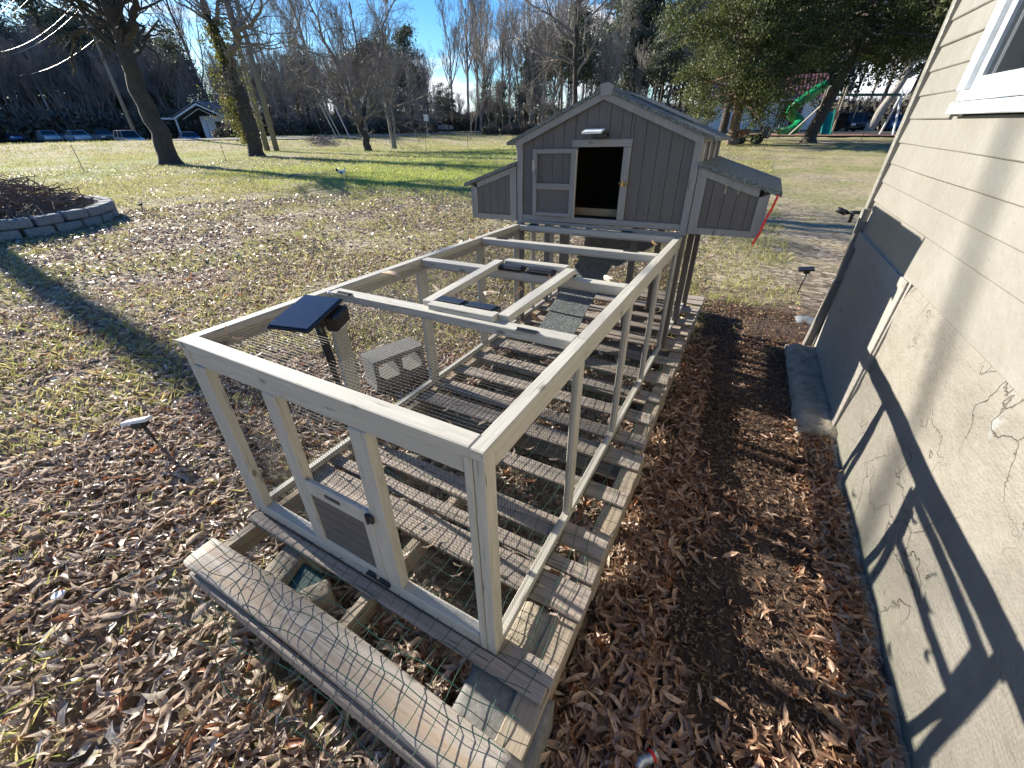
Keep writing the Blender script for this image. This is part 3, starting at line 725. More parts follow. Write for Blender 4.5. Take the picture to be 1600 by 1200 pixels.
# front rounded timber
m = MB(); pts = []
xs_ = np.linspace(-1.205, .185, 24); prof = [(-.290, -.030), (-.290, -.009), (-.286, -.002), (-.272, .003), (-.190, .005), (-.176, .002), (-.170, -.004), (-.170, -.030)]
V = []; G = []
for xv in xs_:
    for (yv, zv) in prof:
        w_ = .004 * MN.noise(Vector((xv * 3, yv * 9, 2)))
        yv2 = yv + .010 * math.sin((xv + 1.2) * 2.6) + w_
        V.append((xv, yv2, zv + w_ * .8)); G.append((xv, yv2 * 1.3, zv))
kk = len(prof); F = [[i * kk + j, (i + 1) * kk + j, (i + 1) * kk + j + 1, i * kk + j + 1] for i in range(len(xs_) - 1) for j in range(kk - 1)]
F += [list(range(kk)), [(len(xs_) - 1) * kk + j for j in range(kk - 1, -1, -1)]]
F = [f[::-1] for f in F]
m.add(V, F, G); tb = part('front_timber', shift(m, (-.5, .424, -.13)), 'timber', P1_, True, 'broad rounded silvery timber along the front edge')
m = MB().beam((-1.19, -.288, -.088), (.17, -.288, -.088), .02, .075, bev=.004); part('edge_board', shift(m, (-.5, .424, -.13)), 'pallet', P1_)
pallet('middle pallet under the far half of the run', 1.150, 2.452, [(1.19, 1.285, 0), (1.40, 1.50, .001), (1.640, 1.735, 0), (1.875, 2.01, 0), (2.15, 2.27, .001), (2.40, 2.450, 0)], .152)
pallet('farthest pallet under the coop legs', 2.47, 3.735, [(2.475, 2.59, 0), (2.72, 2.82, 0), (2.94, 3.06, 0), (3.23, 3.36, 0), (3.49, 3.60, 0), (3.62, 3.73, 0)], .142)
for i, (x_, y_, a, l_, w_, lab) in enumerate(((.075, -.12, 4, .21, .26, 'grey paver under the near right pallet corner'), (.06, .14, -8, .18, .16, 'speckled paver in the gap beside the run corner post'), (-.92, -.06, 12, .40, .12, 'mossy paver in the gap left of the little front door'), (-.70, -.11, -30, .10, .09, 'small yellowish stone lump in the front pallet gap'),
                               (-.9, .55, 12, .2, .14, 'paver under the left part of the near pallet'))):
    t = rthing('paver', lab, 'paver', (x_, y_, -.13))
    z1 = -.03 if i < 2 else -.06
    mb = rough_block(-w_ / 2, w_ / 2, -l_ / 2, l_ / 2, -.12, .13 + z1, .015, .006, i * 3, .008)
    part('slab', mb, 'footing' if i != 0 else 'conc', t, True); t.matrix_world = t.matrix_world @ Matrix.Rotation(R(a), 4, 'Z')

# ---------------- green garden netting draped over the pallets
gw = rthing('garden_wire_fence', 'green plastic coated wire mesh draped over the front timber and pallet slats', 'wire mesh', (-.5, .4, 0))
def gh(x_, y_):
    n_ = MN.noise(Vector((x_ * 4, y_ * 4, 2)))
    z = .006 + .010 * abs(n_)
    if y_ < .0: z = .014 + .034 * max(0, MN.noise(Vector((x_ * 4, y_ * 5, 6))) + .3)
    if y_ < -.17: z += .018
    if y_ < -.33: z = .03 - (-.33 - y_) * 1.6 + .02 * n_
    return z
mb = MB()
wv = lambda a, b: .010 * MN.noise(Vector((a * 6, b * 6, 9)))
for i in range(24):
    xv = -1.16 + i * .0555; ys_ = np.linspace(-.40 - random.uniform(0, .05), 2.3, 110)
    mb.tube([(xv + .026 * MN.noise(Vector((xv * 5, b * 6, 3))) + .5, b - .4, gh(xv, b)) for b in ys_], .0013, 4, False)
yv = -.42
while yv < 2.3:
    xs2 = np.linspace(-1.19, .14, 60)
    mb.tube([(a + .5, yv + .034 * MN.noise(Vector((a * 5, yv * 4, 5))) - .4, gh(a, yv)) for a in xs2], .0013, 4, False)
    yv += .072
part('wire_mesh', mb, 'gwire', gw)

# ---------------- solar floodlight standing inside the run
sl = rthing('solar_stake_light', 'large black solar panel light on a post in the near left of the run', 'solar light', (-.93, .33, 0), None)
part('pole', MB().tube([(-.03, .06, -.05), (.02, .01, .52), (.045, -.03, .80)], .010, 10).tube([(.03, .0, .62), (.048, -.03, .83)], .015, 10), 'black', sl, True)
rot = np.array((Matrix.Rotation(R(20), 3, 'Z') @ Matrix.Rotation(R(7), 3, 'X') @ Matrix.Rotation(R(4), 3, 'Y')))
part('panel', MB().box((.03, -.045, .845), (.150, .235, .012), rot, .004), 'black', sl)
part('solar_cells', MB().box((.0295, -.046, .8525), (.138, .222, .003), rot, .001), 'solar', sl)
part('lamp_head', MB().box((.075, .035, .805), (.045, .10, .06), rot, .006).box((.05, -.01, .815), (.05, .05, .04), rot, .004), 'black', sl)
tie = rthing('string_tie', 'white string knot tied to the left rail behind the black solar light', 'string', (-1.13, .56, .80))
part('knot', MB().tube([(0, 0, 0), (.01, -.008, .008), (.02, -.004, -.004), (.008, .006, -.002), (0, -.01, .006)], .005, 6), 'white', tie, True)

# ---------------- cinder blocks beside the run, left side
def cinder(label, loc, rz, tilt=0):
    t = thing('cinder_block', label, 'concrete block', loc, rz, 'hollow concrete blocks beside the run')
    L_, D_, H_ = .39, .19, .19; w_ = .032
    mb = MB(); mb.box((0, 0, H_ - w_ / 2), (L_, D_, w_)).box((0, 0, w_ / 2), (L_, D_, w_))
    for x_ in (-L_ / 2 + w_ / 2, 0, L_ / 2 - w_ / 2): mb.box((x_, 0, H_ / 2), (w_, D_ - .0015, H_ - 2 * w_ + .002))
    part('block_shell', mb, 'conc', t); return t
cinder('grey hollow concrete block lying on its side left of the run', (-1.90, 1.87, .0), R(70))
pv_ = thing('paver', 'thick grey slab under the hollow concrete block', 'paver', (-1.90, 1.87, -.1), R(68)); part('slab', MB().box((0, 0, .05), (.40, .20, .098), None, .006), 'conc', pv_)

# ------------------------------------------------------------------ small garden things
def stake_light(label, loc, h, lean, top, rz=0, s=1.0, tw=.09, pit=10):
    t = thing('stake_light', label, 'garden light', loc, rz)
    part('stake', MB().tube([(0, 0, -.03), (lean[0] * .5, lean[1] * .5, h * .5), (lean[0], lean[1], h)], [.004 * s, .008 * s, .011 * s], 8), 'black', t, True)
    rot = np.array(Matrix.Rotation(R(pit), 3, 'X') @ Matrix.Rotation(R(-10), 3, 'Y'))
    part('lamp_head', MB().box((lean[0] - .01 * s, lean[1], h + .012 * s), (.06 * s, .07 * s, .035 * s), rot, .003), 'black', t)
    part('solar_top', MB().box((lean[0] - .02 * s, lean[1], h + .036 * s), (.155 * s, tw * s, .020 * s), rot, .002), top, t)
    return t
stake_light('small stake light with pale square top among leaves left of the run', (-2.66, .665, -.085), .185, (-.02, -.01), 'solarpale', R(30), .95, .055, -14)
stake_light('small dark leaning stake light beside the far house corner', (.815, 5.2, -.09), .26, (.02, .0), 'black', R(5), .9)
stake_light('tiny dark stake light in grass right of the stone ring', (-11.75, 4.85, -.08), .13, (0, 0), 'black', 0, .9)
st_ = thing('flat_stone', 'flat grey stone slab on bare soil beside the house corner', 'stone', (.86, 4.42, -.10))
part('stone', rough_block(-.10, .10, -.075, .075, -.05, .055, .02, .012, 2, .02), 'stone', st_, True)
can = thing('crushed_can', 'crushed silver blue drink can lying in leaves near the bottom edge', 'can', (.155, .555, -.058), R(50))
can.scale = (.7, .7, .7)
part('can_body', MB().tube([(-.05, 0, .0), (-.045, 0, .004), (-.02, .004, .003), (.01, -.003, .006), (.045, 0, .003), (.05, 0, .002)], [.018, .024, .021, .018, .024, .018], 12), 'can', can, True)
part('red_band', MB().tube([(.020, -.001, .0055), (.034, 0, .0045)], [.0222, .0245], 12), 'red', can, True)
disc = thing('pale_disc', 'pale round flat pebble among leaves lower left', 'stone', (-2.02, -.02, -.05))
part('stone', MB().tube([(0, 0, -.004), (0, 0, 0.0), (0, 0, .006), (0, 0, .008)], [.01, .022, .022, .014], 14), 'solarpale', disc, True)

# hen in the lawn
hen = thing('hen', 'small white and dark hen grazing on the green lawn', 'hen', (-12.83, 11.71, -.08), R(35))
P_ = [(-.16, 0, .25), (-.12, 0, .22), (-.06, 0, .17), (.0, 0, .155), (.06, 0, .17), (.10, 0, .215), (.125, 0, .26), (.14, 0, .285), (.16, 0, .285)]
part('body', MB().tube(P_, [.012, .04, .065, .078, .068, .045, .026, .024, .008], 12), 'featherw', hen, True)
part('tail', MB().tube([(-.10, 0, .19), (-.15, 0, .25), (-.185, 0, .30)], [.04, .045, .012], 8), 'featherd', hen, True)
part('wing', MB().tube([(-.07, -.055, .17), (0, -.07, .165), (.05, -.05, .17)], [.012, .034, .014], 8), 'featherd', hen, True)
part('comb', MB().box((.14, 0, .315), (.03, .006, .018)), 'red', hen); part('beak', MB().tube([(.158, 0, .283), (.182, 0, .276)], [.008, .001], 6), 'brass', hen)
for s in (-.025, .025): part('leg', MB().tube([(.01, s, .10), (.0, s, .05), (.005, s, 0)], .006, 6), 'brass', hen)

# raised ring of wall blocks with a brush pile
ring = thing('block_ring', 'round raised bed of two courses of grey retaining wall blocks', 'raised bed', (-12.4, 2.75, -.08))
RX = 1.72
for crs in range(2):
    nb_ = 25; 
    for i in range(nb_):
        a = (i + .5 * crs) * 2 * math.pi / nb_ + random.uniform(-.012, .012)
        if crs == 1 and i in (20,): continue
        c = (math.cos(a) * RX, math.sin(a) * RX * .95, .085 + crs * .165 + random.uniform(-.006, .006))
        rot = np.array(Matrix.Rotation(a + random.uniform(-.09, .09), 3, 'Z') @ Matrix.Rotation(random.uniform(-.03, .03), 3, 'X'))
        part('wall_block', MB().box(c, (.24, 2 * math.pi * RX / nb_ * random.uniform(.86, .94), .150), rot, .022), 'block', ring)
part('soil', rough_block(-1.5, 1.5, -1.0, 1.0, -.0, .22, .12, .05, 4, .1), 'rust', ring, True)
brush = thing('brush_pile', 'tangled heap of thin brown sticks and leaves inside the block ring', 'brush pile', (-12.4, 2.75, .12))
mb = MB()
for i in range(1300):
    r_ = 1.55 * math.sqrt(random.random()); a = random.uniform(0, 6.28); p = np.array([r_ * math.cos(a), r_ * math.sin(a) * .85, random.uniform(0, 1) ** 1.3 * .64 * (1 - (r_ / 1.6) ** 2) + .08])
    d = np.array([random.gauss(0, 1), random.gauss(0, 1), random.gauss(0, .28)]); d /= np.linalg.norm(d); l = random.uniform(.2, .85)
    b_ = np.array([random.gauss(0, .06), random.gauss(0, .06), random.gauss(.0, .05)])
    mb.tube([p - d * l / 2, p + b_, p + d * l / 2], [random.uniform(.004, .013), .008, .003], 4, False)
for (p, q_) in (((-1.1, -1.0, .2), (-.6, -1.4, .85)), ((.5, -1.2, .1), (1.0, -1.1, .55)), ((-1.8, .2, .2), (-2.1, -.2, .75))): mb.tube([p, q_], [.02, .008], 5)
s_ = part('sticks', mb, 'stick', brush); s_['kind'] = 'stuff'

# ------------------------------------------------------------------ trees
class Tree:
    def __init__(s, seed): s.r = random.Random(seed); s.tr = MB(); s.cr = MB(); s.n = 0; s.far = None
    def limb(s, path, r0, r1, into, k): 
        into.tube(path, list(np.linspace(r0, r1, len(path))), k, False)
    def grow(s, p, d, l, r, lev, maxlev, up=.12, wig=.22, nch=5, ratio=.62, tmb=0, kmin=3, droop=0., spread=(28, 62)):
        rd = s.r; ns = max(3, int(4 + (maxlev - lev))) if lev < maxlev else 3
        P = [np.array(p, float)]; d = np.array(d, float); D = [d]
        for i in range(ns):
            d = d + np.array([rd.gauss(0, wig), rd.gauss(0, wig), rd.gauss(0, wig) + up - droop * (i / ns)]) * (.55 if lev == 0 else .8)
            d = d / np.linalg.norm(d); P.append(P[-1] + d * l / ns); D.append(d)
        k = 10 if lev == 0 else 6 if lev == 1 else 4 if lev == 2 else 3
        re = r * (.35 if lev < maxlev else .25)
        (s.tr if lev <= tmb else s.cr).tube(P, list(np.linspace(r, re, len(P))), k, False); s.n += 1
        if lev >= maxlev: return
        nc = nch if not isinstance(nch, (list, tuple)) else nch[min(lev, len(nch) - 1)]
        for j in range(nc):
            t = (j + rd.uniform(.2, .95)) / nc; t = .22 + .78 * t if lev else .35 + .65 * t
            f = t * ns; i = min(int(f), ns - 1); q = P[i] + (P[i + 1] - P[i]) * (f - i)
            base = D[i + 1]; ax = np.array([rd.gauss(0, 1), rd.gauss(0, 1), rd.gauss(0, 1)]); ax -= base * (ax @ base); ax /= np.linalg.norm(ax) + 1e-9
            a = R(rd.uniform(*spread)); nd = base * math.cos(a) + ax * math.sin(a)
            rr_ = (r + (re - r) * t) * rd.uniform(.45, .72)
            s.grow(q, nd, l * ratio * rd.uniform(.65, 1.1) * (1.12 - .45 * t), max(rr_, .004 if s.far is None else s.far), lev + 1, maxlev, up, wig, nch, ratio, tmb, kmin, droop, spread)
    def from_path(s, P, r0, r1, k=12, into=None): (into or s.tr).tube(P, list(np.linspace(r0, r1, len(P))), k, False)
def smooth(P, n=5, wob=0, seed=0):
    P = np.array(P, float); t = np.arange(len(P)); tt = np.linspace(0, len(P) - 1, (len(P) - 1) * n + 1)
    out = np.stack([np.interp(tt, t, P[:, i]) for i in range(P.shape[1])], 1)
    for _ in range(2): out[1:-1] = (out[:-2] + 2 * out[1:-1] + out[2:]) / 4
    if wob:
        for i in range(1, len(out)): out[i][:3] += wob * np.array([MN.noise(Vector((i * .35, seed, 0))), MN.noise(Vector((i * .35, seed, 7))), 0])
    return out
def limbs(T, spec, maxlev, sub, wob=.15, tmb_r=.0, **kw):
    """spec: list of (points[(x,y,z)], r0, r1, is_trunk); children sprout along each"""
    for si, (pts, r0, r1, tr) in enumerate(spec):
        P = smooth(pts, 5, wob if not tr else wob * .4, si * 3.3 + T.r.random() * 9); T.from_path(P, r0, r1, 12 if tr else 8, T.tr if tr else T.cr)
        L_ = np.sum(np.linalg.norm(np.diff(P, axis=0), axis=1))
        for j in range(int(sub * L_ / 2.2) + 1):
            t = T.r.uniform(.18 if not tr else .45, 1.0); i = min(int(t * (len(P) - 1)), len(P) - 2)
            base = P[i + 1] - P[i]; base /= np.linalg.norm(base); ax = np.array([T.r.gauss(0, 1), T.r.gauss(0, 1), T.r.gauss(.15, .8)]); ax -= base * (ax @ base); ax /= np.linalg.norm(ax)
            a = R(T.r.uniform(30, 70)); d = base * math.cos(a) + ax * math.sin(a)
            rr_ = (r0 + (r1 - r0) * t)
            T.grow(P[i], d, min(4.2, L_ * .6) * T.r.uniform(.5, 1.) * (1.2 - .5 * t), min(max(rr_ * T.r.uniform(.25, .5), .012), .09), 1, maxlev, **kw)
def finish(T, name, label, loc, bark, twig, rz=0, group=None, cat='tree'):
    t = thing(name, label, cat, loc, rz, group)
    if T.tr.V: part('trunk', T.tr, bark, t, True)
    if T.cr.V: part('crown', T.cr, twig, t, False)
    return t
def rel(pts, loc): return [tuple(np.array(p) - np.array(loc)) for p in pts]
def flare(loc, r, h=.5, k=14, seed=1):
    mb = MB(); n_ = 5; V = []; F = []
    for i in range(n_):
        f = i / (n_ - 1); z = -.15 + (h + .15) * f; rad = r * (1 + .75 * (1 - f) ** 2.2)
        for j in range(k):
            a = j * 2 * math.pi / k; w_ = 1 + .16 * (1 - f) * math.sin(a * 4 + seed)
            V.append((rad * w_ * math.cos(a), rad * w_ * math.sin(a), z))
    for i in range(n_ - 1):
        for j in range(k): F.append([i * k + j, i * k + (j + 1) % k, (i + 1) * k + (j + 1) % k, (i + 1) * k + j])
    return V, F

# big dark tree, left
loc = (-25.6, 12.6, -.1)
T = Tree(3)
V, F = flare(loc, .42, .6); T.tr.add(V, F)
limbs(T, [(rel([(-25.6, 12.6, 0.2), (-25.75, 12.6, 1.5), (-25.9, 12.6, 3.0), (-25.75, 12.6, 4.4), (-25.3, 12.6, 6.2), (-24.9, 12.7, 9), (-25.2, 12.6, 13)], loc), .43, .18, True),
          (rel([(-25.9, 12.6, 4.0), (-26.6, 12.5, 4.9), (-27.4, 12.2, 5.3), (-28.6, 12.0, 5.0), (-29.6, 11.8, 3.6)], loc), .16, .03, False),
          (rel([(-25.6, 12.6, 4.6), (-24.6, 12.6, 5.0), (-23.9, 12.5, 5.4), (-23.2, 12.4, 4.6), (-22.9, 12.4, 3.4)], loc), .12, .02, False),
          (rel([(-25.4, 12.6, 5.0), (-24.0, 12.9, 5.8), (-23.4, 13.0, 7.2), (-22.4, 13.0, 9)], loc), .16, .04, False),
          (rel([(-25.6, 12.6, 5.2), (-27.5, 12.9, 6.5), (-29.5, 13.4, 7.5)], loc), .15, .03, False),
          (rel([(-25.2, 12.6, 8), (-22.5, 11.8, 10), (-20.5, 11.4, 11.5)], loc), .15, .03, False),
          (rel([(-25.2, 12.6, 9), (-27.5, 12.0, 11), (-28.5, 11.5, 13)], loc), .14, .03, False)], 4, 4.5, .5, nch=4, wig=.26, up=.05, ratio=.58)
finish(T, 'leaning_tree', 'big dark thick-trunked bare tree at left, nearest to the camera', loc, 'bark', 'bark')
# forked tree with ivy
loc = (-27.3, 18.44, -.1)
T = Tree(5)
V, F = flare(loc, .42, .5); T.tr.add(V, F)
limbs(T, [(rel([(-27.3, 18.44, .2), (-27.15, 18.44, 2.0), (-27.3, 18.44, 3.4), (-27.5, 18.44, 4.4)], loc), .42, .34, True),
          (rel([(-27.5, 18.44, 4.3), (-27.9, 18.44, 5.6), (-27.9, 18.44, 7.4), (-28.3, 18.5, 10)], loc), .24, .10, True),
          (rel([(-27.4, 18.44, 4.3), (-26.9, 18.44, 4.9), (-26.1, 18.44, 5.3), (-25.3, 18.3, 6.0), (-24.2, 18.2, 5.9), (-22.6, 18, 7.0)], loc), .22, .05, False),
          (rel([(-27.9, 18.44, 5.8), (-27.0, 18.4, 7.0), (-25.6, 18.3, 7.1), (-24.3, 18.2, 6.3), (-23.6, 18.1, 5.0)], loc), .10, .02, False),
          (rel([(-26.1, 18.44, 5.3), (-25.6, 18.3, 6.5), (-25.9, 18.2, 8.0)], loc), .12, .04, False)], 4, 4.5, .4, nch=4, wig=.26, up=.05, ratio=.58)
t2 = finish(T, 'forked_tree', 'forked bare tree with yellow green ivy up its trunk', loc, 'bark', 'twig')
def scatter_leaves(n_, fn, s, m, parent, name, cards=3):
    c = fn(n_); d = RNG.normal(size=(n_, 3)); d /= np.linalg.norm(d, axis=1)[:, None]; e = np.cross(d, RNG.normal(size=(n_, 3))); e /= np.linalg.norm(e, axis=1)[:, None]
    sz = s * RNG.uniform(.6, 1.4, n_)[:, None]
    V = np.stack([c - d * sz * .5, c + e * sz * .28, c + d * sz * .5 , c - e * sz * .28], 1).reshape(-1, 3)
    I_ = np.arange(n_)[:, None] * 4
    return triobj(name, V, np.concatenate([I_ + np.array([0, 1, 2]), I_ + np.array([0, 2, 3])]), m, parent)
def ivyfn(n_):
    z = RNG.uniform(.7, 6.5, n_) ; a = RNG.uniform(0, 6.28, n_); r_ = .3 + np.abs(RNG.normal(0, .45, n_)) * (1.1 - np.abs(z - 3) / 6)
    cl = np.sin(z * 3.1 + a * 2) > -.3
    r_ = np.where(cl, r_, r_ * .4)
    return np.stack([np.cos(a) * r_ - .25 - .9 * np.exp(-((z - 2.8) / 1.5) ** 2) * RNG.uniform(0, 1, n_), np.sin(a) * r_, z], 1)
scatter_leaves(5200, ivyfn, .14, 'ivy', t2, 'ivy_leaves')
# broad low forked tree in the middle
loc = (-24.4, 25.1, -.1)
T = Tree(8)
V, F = flare(loc, .26, .4); T.tr.add(V, F)
X3 = lambda p: (p[0], 25.1 + (p[2] if len(p) > 2 else 0), p[1])
limbs(T, [([(0, 0, .1), (-.15, 0, 1.0), (-.45, 0, 1.9)], .27, .22, True),
          ([(-.2, 0, 1.3), (.25, .1, 2.0), (.9, .2, 2.9), (1.5, 0, 3.6), (2.2, 0, 3.9), (3.6, 0, 3.6)], .14, .04, False),
          ([(-.45, 0, 1.8), (-.4, 0, 3.0), (.0, 0, 4.4), (.5, 0, 5.6), (.6, .1, 8)], .16, .05, False),
          ([(-.45, 0, 1.9), (-.6, .1, 3.2), (-1.4, 0, 4.8), (-2.3, 0, 6.6), (-2.9, 0, 8.6)], .17, .05, False),
          ([(1.5, 0, 3.6), (2.3, -.1, 5.0), (2.9, 0, 6.8), (4.1, 0, 7.9)], .09, .03, False),
          ([(-.5, 0, 2.0), (-1.6, -.3, 2.4), (-2.8, -.4, 3.6), (-4.6, -.2, 4.0)], .10, .03, False),
          ([(-.45, 0, 2.4), (-2, .6, 4.0), (-4.0, .8, 5.8), (-5.6, 1, 6.2)], .10, .03, False),
          ([(.2, 0, 2.0), (1.5, .4, 2.5), (3.6, .7, 2.8), (6.0, .7, 3.4)], .09, .02, False),
          ([(.2, 0, 4.8), (1.6, .3, 5.6), (2.6, .4, 7.4)], .08, .03, False),
          ([(-.4, 0, 2.2), (.2, -1.5, 3.4), (.8, -3.2, 4.3)], .09, .02, False),
          ([(-.4, 0, 2.2), (-.6, 1.5, 3.8), (-.8, 3.2, 5.3)], .09, .02, False)], 4, 5.5, .45, nch=5, wig=.30, up=.03, ratio=.6)
finish(T, 'spreading_tree', 'wide spreading low forked bare tree in the middle of the lawn', loc, 'bark', 'twig')
loc = (-24.95, 28.5, -.1); T = Tree(12)
limbs(T, [([(0, 0, -.1), (-.1, 0, 1.5), (-.3, 0, 3.2), (-.6, .1, 5.5)], .15, .06, True), ([(.1, .1, -.1), (.25, .1, 1.6), (.3, 0, 3.4), (.9, 0, 5)], .10, .04, True)], 4, 4, .2, nch=4, ratio=.6)
finish(T, 'thin_twin_tree', 'thin twin-stemmed bare tree right of the spreading tree', loc, 'barkpale', 'twig')
# tree standing behind the coop
loc = (-13.06, 37.1, .1); T = Tree(21)
limbs(T, [([(0, 0, 0), (-.15, 0, 3), (-.45, 0, 6.0), (-.4, 0, 9.2), (-.6, 0, 13)], .23, .10, True),
          ([(-.3, 0, 4.4), (.6, 0, 5.6), (1.4, 0, 6.9), (2.1, 0, 8.4), (2.8, 0, 11)], .12, .04, False),
          ([(-.4, 0, 5.2), (-1.6, 0, 5.6), (-3.4, 0, 6.0), (-5.2, 0, 7.1), (-7, 0, 7.2)], .10, .03, False),
          ([(-.5, 0, 6.4), (-1.9, 0, 7.4), (-2.8, 0, 8.8), (-3.6, 0, 11)], .11, .03, False),
          ([(-.5, 0, 6.8), (-2.4, 0, 8.2), (-4.4, .3, 9.0), (-6.0, .5, 10.8)], .09, .03, False),
          ([(-.5, 0, 7.6), (-1.2, .3, 9.2), (-1.6, .4, 12)], .08, .03, False), ([(-.4, 0, 7), (1.4, 1, 9), (3, 2, 11)], .08, .03, False)], 4, 4.5, .3, nch=4, ratio=.6)
finish(T, 'tall_bare_tree', 'tall bare tree with upswept limbs directly behind the coop roof', loc, 'bark', 'twig')
# shade tree left of the frame, its shadow crosses the leaves
loc = (-24.5, 3.75, -.1); T = Tree(31)
limbs(T, [([(0, 0, 0), (.1, 0, 2.5), (-.1, 0, 5.0), (0, .1, 8.6)], .27, .17, True), ([(0, .1, 8.4), (.9, .9, 9.8), (1.5, 1.9, 12.0)], .09, .03, False), ([(0, .1, 8.5), (-.4, -.6, 10.6), (-.4, -1.0, 12.5)], .08, .03, False)], 2, 0, .3, nch=3, ratio=.6)
finish(T, 'bare_tree', 'bare tree just beyond the left edge, casting the long shadow across the leaves', loc, 'bark', 'twig')

# cedars at the right
def cedar(seed, name, label, loc, trunk_r, lean, ztop, zlow, rad, nl, ncard, bark, card=.15):
    rd = random.Random(seed); T = Tree(seed)
    V, F = flare(loc, trunk_r, .45); T.tr.add(V, F)
    tp = smooth([(0, 0, .1), (lean[0] * .3, 0, ztop * .25), (lean[0] * .7, lean[1] * .5, ztop * .6), (lean[0], lean[1], ztop)], 6, .25, seed)
    T.from_path(tp, trunk_r, .05, 12)
    C = []
    for i in range(nl):
        t = (i + rd.random()) / nl; z = zlow + (ztop - zlow) * t; base = np.array([np.interp(z, tp[:, 2], tp[:, 0]), np.interp(z, tp[:, 2], tp[:, 1]), z])
        a = rd.uniform(0, 6.283); l = rad * (math.sin(min(1, .25 + t * 1.0) * math.pi * .93) ** .6 + .10) * rd.uniform(.55, 1.1) * (1 - .5 * max(0, t - .6) / .4)
        d = np.array([math.cos(a), math.sin(a), rd.uniform(-.25, .35) - .15 * (1 - t)])
        P = [base]
        for k_ in range(5):
            d = d + np.array([rd.gauss(0, .18), rd.gauss(0, .18), rd.gauss(-.03, .1)]); d /= np.linalg.norm(d); P.append(P[-1] + d * l / 5)
        T.cr.tube(P, list(np.linspace(max(.02, trunk_r * .22 * (1 - t * .6)), .008, 6)), 5, False)
        for k_ in range(9):
            f = rd.uniform(.35, 1.02) * 5; j = min(int(f), 4); q_ = P[j] + (P[j + 1] - P[j]) * (f - j)
            C.append((q_ + np.array([rd.gauss(0, .35), rd.gauss(0, .35), rd.gauss(-.05, .22)]), rd.uniform(.25, .55)))
    t = thing(name, label, 'tree', loc); part('trunk', T.tr, bark, t, True); part('branches', T.cr, bark, t)
    cc = np.array([c for c, s in C]); ss = np.array([s for c, s in C])
    def fn(n_):
        i = RNG.integers(0, len(cc), n_); v = RNG.normal(size=(n_, 3)) * np.array([.62, .62, .38]); return cc[i] + v * ss[i][:, None]
    scatter_leaves(ncard, fn, card, 'cedar', t, 'needle_foliage'); return t
cedar(2, 'cedar_tree', 'broad olive green cedar with reddish trunk right behind the coop roof', (-1.0, 30.8, .3), .30, (-1.2, .2), 10, 2.1, 4.3, 140, 98000, 'barkred', .11)
cedar(6, 'cedar_tree', 'dark cedar with leaning dark trunk beside the playset', (2.87, 32.6, .35), .34, (1.6, .2), 11.5, 4.3, 5.0, 120, 80000, 'bark', .12)
cedar(9, 'cedar_tree', 'dark cedar crown hanging over the house corner at upper right', (9.2, 33.5, .4), .35, (.3, .2), 12, 4.5, 5.2, 100, 55000, 'bark', .14)
loc = (-2.2, 38.6, .4); T = Tree(41); limbs(T, [([(0, 0, -.2), (.05, 0, 3), (.1, 0, 7), (0, 0, 12)], .30, .12, True)], 3, 4, .2, nch=4)
finish(T, 'tree_trunk', 'plain dark trunk standing just left of the reddish cedar trunk', loc, 'bark', 'twig')
loc = (9.1, 55, .3); T = Tree(44)
limbs(T, [([(0, 0, -.2), (.7, 0, 2.2), (1.3, 0, 4.5), (1.6, 0, 7), (1.8, 0, 11)], .38, .16, True), ([(1.3, 0, 4.3), (2.9, 0, 5.6), (4.9, 0, 6.6)], .22, .06, False), ([(1.3, 0, 4.6), (.3, 0, 6), (-.8, 0, 8)], .18, .05, False)], 4, 4, .4, nch=4)
finish(T, 'pale_barked_tree', 'pale barked tree leaning behind the parked cars', loc, 'barkpale', 'twigpale')

# ------------------------------------------------------------------ woods: shared meshes, individual trees
def proto_bare(seed, h, pale=False, up=.16):
    T = Tree(seed); T.far = .011; T.grow((0, 0, -.3), (0, 0, 1), h * .72, .022 * h * .55, 0, 5, up=up, wig=.15, nch=[11, 7, 5, 4, 3], ratio=.56, spread=(16, 46))
    return (T.tr.mesh('trunk', 'barkpale' if pale else 'bark', True), T.cr.mesh('crown', 'twigpale' if pale else 'twig'))
def proto_ever(seed, h, rad, low, m='pine'):
    rd = random.Random(seed); T = MB(); P = smooth([(0, 0, -.3), (rd.uniform(-.3, .3), 0, h * .5), (0, rd.uniform(-.3, .3), h)], 4); T.tube(P, list(np.linspace(.018 * h, .03, len(P))), 7, False)
    C = []
    for i in range(46):
        t = rd.random(); z = h * (low + (1 - low) * t); a = rd.uniform(0, 6.28); r_ = rad * (1 - t) ** .55 * rd.uniform(.4, 1.1) + .2
        C.append((r_ * math.cos(a), r_ * math.sin(a), z + rd.uniform(-.3, .2)))
        T.tube([(0, 0, z - .2), (r_ * math.cos(a), r_ * math.sin(a), z)], [.06, .02], 3, False)
    C = np.array(C)
    def fn(n_):
        i = RNG.integers(0, len(C), n_); return C[i] + RNG.normal(size=(n_, 3)) * np.array([.75, .75, .42]) * rad / 3.2
    o = scatter_leaves(7500, fn, .42, m, None, 'foliage'); me = o.data; bpy.data.objects.remove(o)
    return (T.mesh('trunk', 'bark', True), me)
bare = [proto_bare(s, 16, s >= 53, .14 + .04 * (s % 3)) for s in (51, 52, 53, 54)]
ever = [proto_ever(61, 17, 3.4, .22), proto_ever(62, 15, 3.8, .12), proto_ever(63, 19, 3.6, .40)]
def brushfn(n_):
    a = RNG.uniform(0, 6.28, n_); r_ = np.sqrt(RNG.random(n_)) * 2.6; return np.stack([r_ * np.cos(a), r_ * np.sin(a), RNG.random(n_) * (2.6 - .6 * r_ * .6)], 1)
o_ = scatter_leaves(2600, brushfn, .38, 'shrub', None, 'foliage'); br_l = o_.data; bpy.data.objects.remove(o_)
T = MB()
